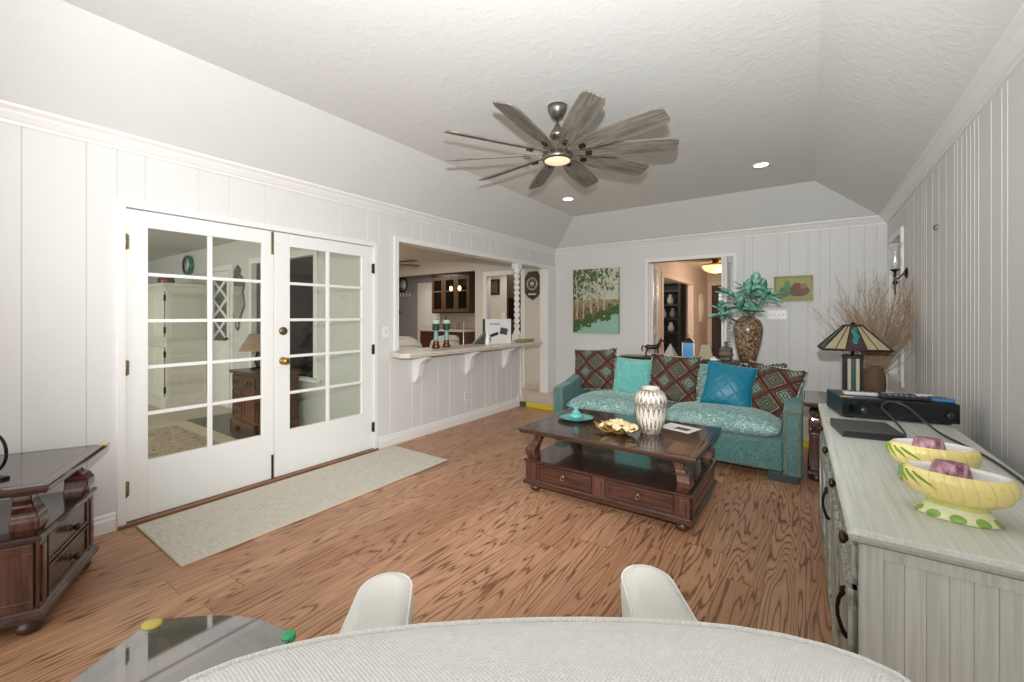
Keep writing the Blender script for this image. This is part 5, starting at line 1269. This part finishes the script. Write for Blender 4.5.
for x0_ in (-0.29, 0.03):
    for z0_, z1_ in ((1.72, 2.02), (0.98, 1.62), (0.2, 0.86)):
        mb.box(x0_, x0_+0.26, -0.046, -0.04, z0_, z1_).box(x0_+0.03, x0_+0.23, -0.052, -0.045, z0_+0.03, z1_-0.03)
mb.build('door_panels', TRIM, d3, bev=0.006)
MB().box(-0.43, -0.36, -0.02, -0.001, 0, 2.21).box(0.36, 0.43, -0.02, -0.001, 0, 2.21).box(-0.36, 0.36, -0.02, -0.001, 2.14, 2.21).build('door_casing', TRIM, d3)
# glazed upper cabinet, backsplash, base cabinet
uc = thing('wall_cabinet', 'dark brown glazed wall cabinet above the kitchen backsplash', 'cabinet', (-7.62, YK-0.001, 1.43))
B(-0.56, 0.75, -0.30, 0, 0, 1.0).build('carcass', DARKCAB, uc, bev=0.004)
for i in range(3):
    xa = -0.54+i*0.43; d = MB()
    for (a, b, c, e) in ((xa, xa+0.07, 0.03, 0.93), (xa+0.35, xa+0.42, 0.03, 0.93), (xa+0.07, xa+0.35, 0.03, 0.11), (xa+0.07, xa+0.35, 0.85, 0.93)): d.box(a, b, -0.322, -0.302, c, e)
    dd = d.build('glazed_door', M('cabinet_frame', (98, 74, 54), 0.4), uc, bev=0.003)
    B(xa+0.07, xa+0.35, -0.306, -0.302, 0.11, 0.85).build('pane', M('dark_cabinet_glass', (26, 20, 16), 0.08), dd)
    B(xa+0.07, xa+0.35, -0.309, -0.306, 0.55, 0.575).build('shelf_line', M('cabinet_shelf', (128, 104, 84), 0.4), dd)
B(-0.60, 0.75, -0.33, 0, 1.0, 1.04).build('cornice', DARKCAB, uc)
bs = thing('backsplash', 'pale tiled backsplash under the glazed wall cabinet', 'backsplash', (-7.62, YK-0.0005, 1.05))
B(-0.72, 0.76, -0.012, 0, 0, 0.379).build('tiles', mat_tile('backsplash_tile', (176, 168, 156), (206, 198, 186), (150, 140, 130), 0.1), bs)
kc = thing('base_cabinet', 'dark reddish base cabinet with pale worktop under the backsplash', 'cabinet', (-7.62, YK-0.001, ZT))
B(-0.70, 0.75, -0.58, 0, 0, 0.90).build('carcass', mat_wood('reddish_cabinet', (70, 40, 32), (104, 62, 48), axis=2), kc)
B(-0.72, 0.76, -0.62, 0, 0.90, 0.95).build('worktop', M('pale_quartz', (216, 208, 196)), kc, bev=0.004)
for i in range(3):
    d = panel_front(-0.68+i*0.475, -0.24+i*0.475, -0.582, 0.1, 0.86, 0.07, 0.01, -1).build('door', M('reddish_door', (92, 54, 42), 0.4), kc, bev=0.003)
    MB().lathe([(0.012, 0), (0.016, 0.02), (0.001, 0.024)], (-0.28+i*0.475, -0.598, 0.75), 10, rot=q).build('knob', NICKEL, d)
for i, (x, h, c, nm) in enumerate(((-8.02, 0.26, (90, 60, 40), 'amber'), (-7.72, 0.32, (70, 80, 60), 'dark green'), (-7.30, 0.24, (150, 120, 90), 'tan'))):
    b = MB().lathe([(0.04, 0), (0.045, 0.01), (0.045, h*0.55), (0.02, h*0.72), (0.016, h*0.95), (0.02, h)], n=16)
    tag(b.build('bottle', M('bottle_'+nm.replace(' ', '_'), c, 0.2), loc=(x, YK-0.25, ZT+0.952)), nm+' bottle standing on the kitchen worktop under the cabinet', 'bottle')
for x, lab in ((at(451, 7.6), 'warm pendant bulb reflection on the glazed cabinet, nearest the six panel door'), (at(459.5, 7.6), 'warm pendant bulb reflection on the glazed cabinet, in the middle')):
    pl = thing('reflected_pendant', lab, 'lamp', (x, 7.6, KC))  # glowing bulb placed to stand for a reflection on the cabinet glass
    MB().tube([(0, 0, 0), (0, 0, -0.42)], 0.005, 6).build('cord', BLACK, pl)
    MB().lathe([(0.001, -0.54), (0.03, -0.52), (0.04, -0.48), (0.025, -0.43), (0.015, -0.42)], n=16).build('bulb', emit_mat('warm_bulb', (255, 205, 140), 4), pl)
# passage beyond the kitchen door opening
pc = thing('framed_picture', 'small dark framed picture in the passage beyond the kitchen doorway', 'picture', (-5.645, 7.399, 1.99))
MB().box(-0.15, 0.15, -0.025, 0, -0.17, 0.17).build('frame', BLACK, pc, bev=0.004)
MB().box(-0.09, 0.10, -0.028, -0.024, -0.13, 0.13).build('print', M('dark_print', (92, 78, 62), 0.5, var=0.8, vscale=14), pc)
hc = thing('tall_cabinet', 'dark tall cupboard with open niche in the passage by the post', 'cabinet', (-4.64, 7.399, ZT))
MB().box(-0.35, 0.55, -0.45, 0, 0, 1.2).box(-0.35, 0.55, -0.45, 0, 1.65, 2.2).box(-0.35, -0.31, -0.45, 0, 1.2, 1.65).box(-0.35, 0.55, -0.03, 0, 1.2, 1.65).build('carcass', DARKCAB, hc)
MB().lathe([(0.1, 0), (0.14, 0.1), (0.1, 0.26), (0.06, 0.3)], (-0.10, -0.25, 1.2), 20).build('niche_jar', M('niche_jar_glaze', (170, 160, 148), 0.4), hc)
wall_plate('light_switch', 'pale switch on the passage wall beyond the kitchen doorway', (-5.40, 7.399, 1.36), 0, 0.10, 0.13, 1)
# kitchen ceiling fan
kf = thing('ceiling_fan', 'dark brown ceiling fan in the room behind the pass-through', 'fan', (-6.0, 4.75, KC))
MB().lathe([(0.08, -0.30), (0.11, -0.27), (0.11, -0.2), (0.03, -0.16), (0.03, -0.04), (0.07, 0.0)], n=24).build('motor_housing', BRONZE, kf)
for k in range(5):
    MB().loft([[(r_, w_, -0.225), (r_, -w_, -0.215), (r_, -w_, -0.223), (r_, w_, -0.233)] for r_, w_ in ((0.1, 0.03), (0.2, 0.06), (0.6, 0.07), (0.68, 0.055))], True, False).build('blade', M('fan_walnut', (92, 64, 46), 0.4), kf, rot=2*pi*k/5+R(8))
vt = thing('ceiling_vent', 'long pale vent grille in the ceiling behind the pass-through', 'vent', (-4.55, 5.6, KC))
B(-0.08, 0.08, -0.35, 0.35, -0.012, 0).build('frame', GREYW, vt)
mb = MB()
for k in range(12): mb.box(-0.065, 0.065, -0.32+0.055*k, -0.29+0.055*k, -0.018, -0.012)
mb.build('slats', M('vent_slat', (140, 134, 126), 0.5), vt)

# ------------------------------------------------------------------ sun room behind the french doors
YP = 2.80
w2_ = struct(empty('window_2'))
mb = MB()
for (a, b, c, d) in ((-6.46, -6.38, 0.60, 2.16), (-4.82, -4.74, 0.60, 2.16), (-6.38, -4.82, 2.08, 2.16), (-6.50, -4.70, 0.56, 0.62), (-5.64, -5.57, 0.62, 2.08)): mb.box(a, b, YP-0.02, YP+0.10, c, d)
mb.box(-6.52, -4.68, YP-0.06, YP-0.02, 0.575, 0.61)
mb.build('window_frame', TRIM, w2_, bev=0.004)
B(-6.38, -4.82, YP+0.05, YP+0.055, 0.62, 2.08).build('pane', glass_mat('dark_window_glass', (0.40, 0.40, 0.38), 0.0, 0.10), w2_)
ch = thing('chest_of_drawers', 'reddish wooden chest of drawers under the window behind the french doors', 'chest', (-5.36, 2.50, 0))
a, b = 0.30, 0.24
B(-a, a, -b, b, 0.12, 0.68).build('carcass', CHERRY, ch, bev=0.003)
MB().box(-a-0.03, a+0.03, -b-0.03, b+0.02, 0.68, 0.715).build('top', CHERRY, ch, bev=0.006)
mb = MB().prism([(-a-0.02, 0), (-a+0.10, 0), (-a+0.14, 0.07), (a-0.14, 0.07), (a-0.10, 0), (a+0.02, 0), (a+0.02, 0.13), (-a-0.02, 0.13)], 1, -b-0.02, -b+0.01)
mb.prism([(-b-0.02, 0), (-b+0.08, 0), (-b+0.12, 0.07), (b-0.12, 0.07), (b-0.08, 0), (b, 0), (b, 0.13), (-b-0.02, 0.13)], 0, a-0.01, a+0.02).prism([(-b-0.02, 0), (-b+0.08, 0), (-b+0.12, 0.07), (b-0.12, 0.07), (b-0.08, 0), (b, 0), (b, 0.13), (-b-0.02, 0.13)], 0, -a-0.02, -a+0.01)
mb.build('bracket_base', CHERRY, ch, bev=0.003)
for (xa, xb, za, zb) in ((-a+0.02, a-0.02, 0.52, 0.66), (-a+0.02, -0.04, 0.33, 0.50), (-a+0.02, -0.04, 0.15, 0.31)):
    d = panel_front(xa, xb, -b, za, zb, 0.012, 0.006, -1).build('drawer', CHERRY, ch, bev=0.002)
    for x in ([(xa+xb)/2] if xb < 0 else [xa+0.12, xb-0.12]):
        MB().tube([(x-0.04, -b-0.012, (za+zb)/2+0.015), (x-0.03, -b-0.025, (za+zb)/2-0.01), (x, -b-0.028, (za+zb)/2-0.018), (x+0.03, -b-0.025, (za+zb)/2-0.01), (x+0.04, -b-0.012, (za+zb)/2+0.015)], 0.004, 6).build('bail_pull', BLACKM, d)
panel_front(-0.02, a-0.02, -b, 0.15, 0.50, 0.05, 0.006, -1).build('door', M('cherry_red_door', (106, 68, 54), 0.35), ch, bev=0.004)
tl = thing('table_lamp', 'lamp with a tan cone shade on the chest behind the french doors', 'lamp', (-5.52, 2.48, 0.7155))
MB().lathe([(0.07, 0), (0.08, 0.012), (0.02, 0.02), (0.012, 0.03)], n=20).build('base', BLACKM, tl)
MB().tube(smooth_pts([(0, 0, 0.02), (-0.05, 0, 0.06), (-0.06, 0, 0.12), (-0.02, 0, 0.18), (0, 0, 0.24), (0, 0, 0.34)]), 0.010, 8).build('stem', BLACKM, tl)
MB().lathe([(0.20, 0.22), (0.09, 0.42), (0.088, 0.42), (0.198, 0.22)], n=28, cap=False).build('lamp_shade', M('tan_shade', (176, 150, 126), 0.8), tl)
tag(MB().lathe([(0.09, 0), (0.1, 0.01), (0.06, 0.02), (0.001, 0.022)], (0, 0, 0), 16).lathe([(0.05, 0.02), (0.06, 0.04), (0.03, 0.055), (0.001, 0.06)], (0, 0, 0), 12).build('dark_bowl', M('dark_ceramic', (60, 52, 46), 0.4), loc=(-5.22, 2.44, 0.7155)), 'low dark covered bowl on the chest beside the cone lamp', 'bowl')
# mirror
mi = thing('wall_mirror', 'shaped wall mirror with pointed ends behind the french doors', 'mirror', (-6.82, YP-0.002, 1.60))
ol = [(0, -0.46), (0.05, -0.42), (0.05, -0.36), (0.13, -0.22), (0.22, -0.10), (0.20, 0.0), (0.17, 0.10), (0.22, 0.2), (0.16, 0.30), (0.07, 0.36), (0.09, 0.43), (0, 0.50)]
ol = ol+[(-x, z) for x, z in reversed(ol[1:-1])]
MB().loft([[(x*k, y, z*k) for x, z in ol] for k, y in ((1.0, 0), (1.0, -0.02), (0.95, -0.026), (0.90, -0.018))], True, False).build('frame', M('worn_silver', (128, 124, 116), 0.35, metal=0.6), mi)
MB().prism([(x*0.9, z*0.9) for x, z in ol], 1, -0.019, -0.017).build('looking_glass', M('mirror_silver', (225, 228, 225), 0.02, metal=1.0), mi)
# white armoire
ar = thing('armoire', 'tall distressed white armoire with iron hinges behind the french doors', 'armoire', (-7.62, 2.18, 0))
W_, D_, H_ = 0.95, 0.50, 1.83
B(-W_, 0, 0, D_, 0.06, H_-0.08).build('carcass', M('distressed_white', (222, 220, 208), 0.6, var=0.08, vscale=10), ar, bev=0.004)
MB().loft([[(-W_-o, -o, z), (o, -o, z), (o, D_, z), (-W_-o, D_, z)] for o, z in ((0.01, H_-0.09), (0.02, H_-0.06), (0.05, H_-0.03), (0.06, H_), (0.05, H_+0.005))], True, False).build('cornice', M('distressed_white', (222, 220, 208)), ar)
MB().box(-W_-0.02, 0.02, -0.02, D_, 0.0, 0.14).box(-W_-0.012, 0.012, -0.012, D_, 0.98, 1.02).build('base_moulding', M('distressed_white', (222, 220, 208)), ar, bev=0.006)
for (xa, xb) in ((-W_+0.04, -W_/2-0.005), (-W_/2+0.005, -0.04)):
    for za, zb in ((0.18, 0.90), (1.05, 1.72)):
        d = panel_front(xa, xb, 0, za, zb, 0.06, 0.014, -1).build('door', M('distressed_door', (230, 228, 216), 0.6, var=0.06, vscale=10), ar, bev=0.003)
        for z in (za+0.1, zb-0.1): B((xb+0.005 if xb > -0.3 else xa-0.03), (xb+0.03 if xb > -0.3 else xa-0.005), -0.024, 0.0, z-0.045, z+0.045).build('strap_hinge', BLACKM, d)
mb = MB()
for z in (0.2, 0.56, 1.08, 1.4): mb.box(-0.001, 0.006, 0.05, D_-0.05, z, z+0.30)
mb.build('side_panels', M('distressed_side', (214, 212, 198), 0.6, var=0.1, vscale=8), ar, bev=0.004)
cp = MB().lathe([(0.08, 0), (0.10, 0.02), (0.11, 0.08), (0.09, 0.12), (0.095, 0.13)], n=20)
tag(cp.build('copper_pot', M('copper', (150, 92, 62)), loc=(-8.22, 2.35, H_+0.006)), 'copper pot standing on top of the white armoire', 'pot')
gc = thing('wall_clock', 'round green rimmed clock on the sun room wall above the armoire', 'clock', (-8.62, YP-0.002, 2.215))
MB().lathe([(0.16, 0), (0.165, 0.06), (0.15, 0.075), (0.135, 0.07)], n=32, cap=False, rot=q).build('rim', M('green_enamel', (32, 110, 84), 0.3), gc)
MB().lathe([(0.14, 0.05), (0.0005, 0.052)], n=32, rot=q).build('dial', PAPER, gc)
MB().cbox((0, -0.056, 0.035), (0.01, 0.004, 0.07)).cbox((0.02, -0.056, -0.02), (0.01, 0.004, 0.07)).build('hands', BLACK, gc)
# lattice-glazed door
d4 = struct(empty('door_4', (-7.36, YP-0.001, 0)))
MB().box(-0.33, -0.25, -0.04, 0, 0, 2.03).box(0.25, 0.33, -0.04, 0, 0, 2.03).box(-0.25, 0.25, -0.04, 0, 0, 0.98).box(-0.25, 0.25, -0.04, 0, 1.93, 2.03).build('door_leaf', TRIM, d4, bev=0.003)
mb = MB()
for (x0_, z0_, x1_, z1_) in ((-0.25, 1.0, 0.25, 1.32), (-0.25, 1.32, 0.25, 1.0), (-0.25, 1.32, 0.25, 1.62), (-0.25, 1.62, 0.25, 1.32), (-0.25, 1.62, 0.25, 1.92), (-0.25, 1.92, 0.25, 1.62)):
    mb.tube([(x0_, -0.03, z0_), (x1_, -0.03, z1_)], 0.022, 6)
mb.build('lattice', TRIM, d4)
B(-0.25, 0.25, -0.015, -0.008, 0.98, 1.93).build('pane', M('dark_window', (96, 100, 96), 0.1), d4)
MB().tube([(0.29, -0.04, 1.02), (0.29, -0.08, 1.02)], 0.02, 10).build('door_knob', BRONZE, d4)
struct(MB().box(-7.78, -7.70, YP-0.03, YP, 0, 2.12).box(-7.02, -6.94, YP-0.03, YP, 0, 2.12).box(-7.70, -7.02, YP-0.03, YP, 2.04, 2.12).build('trim_8', TRIM))
rg_ = thing('area_rug', 'large beige floral rug with pale border behind the french doors', 'rug')
B(-6.40, -4.0, -0.8, 1.93, 0, 0.010).build('field', FLORAL, rg_)
mb = MB().box(-6.60, -6.40, -0.98, 2.09, 0, 0.010).box(-4.0, -3.84, -0.98, 2.09, 0, 0.010).box(-6.40, -4.0, 1.93, 2.09, 0, 0.010).box(-6.40, -4.0, -0.98, -0.8, 0, 0.010)
mb.build('border', M('rug_border', (216, 206, 186), 0.95, var=0.1, vscale=20), rg_)

# ------------------------------------------------------------------ entry hall beyond the back wall
struct(MB().box(-2.25, -2.15, YB+0.11, 7.75, 0, 2.45).box(-2.25, -2.15, 7.75, 10.11, 2.06, 2.45).box(-2.25, -2.15, 10.11, 11.75, 0, 2.45).build('wall_entry_left', ENTRYW))
casing('trim_9', (7.76, 10.1, ZT, 2.05), 0.09, axis='y', face=-2.15, sgn=1, jamb=0.10, mat=M('entry_trim', (226, 208, 194), 0.45))
struct(MB().box(-5.2, -2.05, 11.75, 11.85, 0, 2.45).box(-2.05, -1.11, 11.75, 11.85, 2.13, 2.45).box(-1.11, 1.6, 11.75, 11.85, 0, 2.45).build('wall_entry_far', ENTRYW))
struct(MB().box(1.5, 1.6, YB+0.11, 11.75, 0, 2.45).build('wall_entry_right', ENTRYW))
struct(MB().box(-5.2, -5.1, 8.4, 11.75, 0, 2.45).build('wall_study', ENTRYW))
struct(MB().box(-5.2, 1.6, YB+0.1, 11.85, 2.45, 2.52).build('ceiling_entry', M('entry_ceiling', (224, 208, 190), 0.7)))
d5 = struct(empty('door_5', (-1.58, 11.75, ZT)))
MB().box(-0.46, 0.46, -0.01, 0.04, 0, 1.15).box(-0.46, -0.30, -0.01, 0.04, 1.15, 2.06).box(0.30, 0.46, -0.01, 0.04, 1.15, 2.06).box(-0.30, 0.30, -0.01, 0.04, 1.85, 2.06).box(-0.30, 0.30, -0.01, 0.04, 1.15, 1.32).build('door_leaf', FRONTD, d5)
mb = MB()
for x0_ in (-0.28, 0.03): mb.box(x0_, x0_+0.25, -0.018, -0.01, 0.2, 1.05)
mb.build('door_panels', FRONTD, d5, bev=0.006)
B(-0.30, 0.30, 0.008, 0.014, 1.32, 1.85).build('pane', emit_mat('glowing_door_glass', (214, 214, 212), 0.75), d5)  # pane emits on its own, its brightness is put into the material
mb = MB()
for (x0_, z0_, x1_, z1_) in ((-0.3, 1.78, 0.3, 1.50), (-0.1, 1.85, 0.05, 1.32), (-0.3, 1.42, 0.1, 1.62), (0.1, 1.85, 0.3, 1.66), (0.0, 1.48, 0.3, 1.36)): mb.tube([(x0_, 0.004, z0_), (x1_, 0.004, z1_)], 0.007, 6)
mb.build('leading', BLACKM, d5)
MB().box(-0.55, -0.46, -0.03, 0.0, 0, 2.16).box(0.46, 0.56, -0.03, 0.0, 0, 2.16).box(-0.46, 0.46, -0.03, 0.0, 2.06, 2.16).build('door_casing', M('entry_trim', (226, 208, 194)), d5)
el_ = thing('ceiling_lamp', 'glowing amber bowl lamp on the entry hall ceiling', 'lamp', (-1.50, 9.0, 2.45))
MB().lathe([(0.001, -0.27), (0.10, -0.255), (0.19, -0.21), (0.235, -0.15), (0.24, -0.11)], n=28).build('glass_bowl', emit_mat('amber_bowl', (250, 214, 160), 1.1), el_)
MB().lathe([(0.245, -0.12), (0.245, -0.10), (0.06, -0.06), (0.05, 0)], n=28).build('fitting', BRASS, el_)
MB().lathe([(0.001, -0.305), (0.014, -0.29), (0.006, -0.268)], n=12).build('finial', BRASS, el_)
ws = thing('wall_light', 'tall pale half round wall light in the entry hall', 'wall light', (-2.149, 10.95, 1.55))
MB().lathe([(0.001, -0.33), (0.07, -0.33), (0.09, 0), (0.07, 0.33), (0.001, 0.33)], n=20, sx=0.8, sy=2.0).build('diffuser', M('pale_shade', (236, 226, 210), 0.5), ws)
B(-0.001, 0.012, -0.1, 0.1, -0.1, 0.1).build('back_plate', NICKEL, ws)
bk = thing('bookcase', 'dark bookcase with pale ornaments seen through the entry hall doorway', 'bookcase', (-3.02, 11.45, ZT))
mb = MB().box(-0.36, -0.30, -0.28, 0.28, 0, 2.15).box(0.30, 0.36, -0.28, 0.28, 0, 2.15).box(-0.30, 0.30, 0.22, 0.28, 0, 2.15)
for z in (0.06, 0.45, 0.85, 1.2, 1.55, 1.9, 2.1): mb.box(-0.30, 0.30, -0.28, 0.22, z, z+0.04)
mb.build('carcass', M('black_green_wood', (38, 40, 34), 0.5), bk)
rb_ = random.Random(5)
for i, (z, xs) in enumerate(((0.89, (-0.15, 0.1)), (1.24, (-0.1, 0.14)), (1.59, (-0.16, 0.08)))):
    for j, x in enumerate(xs):
        h = rb_.uniform(0.16, 0.26); c = (196, 190, 180) if (i+j) % 2 else (120, 116, 108)
        o = MB().lathe([(0.05, 0), (0.08, 0.03), (0.085, h*0.5), (0.04, h*0.85), (0.05, h)], n=16)
        tag(o.build('shelf_vase', M('shelf_pale' if (i+j) % 2 else 'shelf_grey', c, 0.4), loc=(-3.02+x, 11.30, ZT+z+0.002)),
            ('pale' if (i+j) % 2 else 'grey')+' vase on the '+('lowest', 'middle', 'upper')[i]+' filled shelf of the dark bookcase', 'vase')
sp = thing('shutter_panel', 'white slatted panel beside the dark bookcase in the far room', 'shutter', (-3.75, 11.5, ZT))
B(-0.22, 0.22, -0.02, 0.02, 0, 2.0).build('panel', TRIM, sp)
mb = MB()
for k in range(9): mb.box(-0.1, 0.16, -0.03, -0.02, 0.5+k*0.09, 0.54+k*0.09)
mb.build('slots', BLACKM, sp)
# folded louvred bifold shutters at both sides of the opening
def bifold(label, x, y0_, sgn, rz=0):
    t = thing('louvre_shutter', label, 'shutter', (x, y0_, ZT+0.01), rz)
    for k in range(2):
        ox = sgn*k*0.035; p = MB()
        p.box(ox-0.014, ox+0.014, 0, 0.05, 0, 2.06).box(ox-0.014, ox+0.014, 0.24, 0.29, 0, 2.06)
        for z in (0, 1.0, 1.98): p.box(ox-0.014, ox+0.014, 0.05, 0.24, z, z+0.08)
        f_ = p.build('leaf_frame', TRIM, t)
        l_ = MB()
        for z0_, z1_ in ((0.09, 0.99), (1.09, 1.97)):
            n = 22
            for i in range(n):
                z = z0_+(z1_-z0_)*(i+0.5)/n; l_.add([(ox-0.012, 0.05, z-0.014), (ox-0.012, 0.24, z-0.014), (ox+0.012, 0.24, z+0.010), (ox+0.012, 0.05, z+0.010), (ox-0.012, 0.05, z-0.009), (ox-0.012, 0.24, z-0.009), (ox+0.012, 0.24, z+0.015), (ox+0.012, 0.05, z+0.015)],
                     [(0, 1, 2, 3), (4, 7, 6, 5), (0, 4, 5, 1), (1, 5, 6, 2), (2, 6, 7, 3), (3, 7, 4, 0)])
        l_.build('louvres', TRIM, f_)
bifold('white louvred shutter folded at the side of the doorway nearer the birch canvas', -1.985, YB+0.02, 1)
bifold('white louvred shutter folded at the side of the doorway behind the leaf spray', -0.905, YB-0.29, -1, R(-9))

# ------------------------------------------------------------------ repeats share a group
GROUPS = dict(throw_pillow='throw pillows on the sofa', dining_chair='cream dining chairs behind the counter', candle_holder='candle holders on the bar counter',
              planter_bowl='yellow planters on the dresser', flower_frog='flower holders in the planters', recessed_light='recessed ceiling lights', end_table='matching end tables',
              remote_control='remotes on the receiver', bottle='bottles on the kitchen worktop', reflected_pendant='reflected pendant bulbs in the kitchen', shelf_vase='vases in the dark bookcase',
              louvre_shutter='louvred shutters of the doorway')
for o in SC.objects:
    if o.parent is None and o.get('label') and o.name.split('.')[0] in GROUPS: o['group'] = GROUPS[o.name.split('.')[0]]
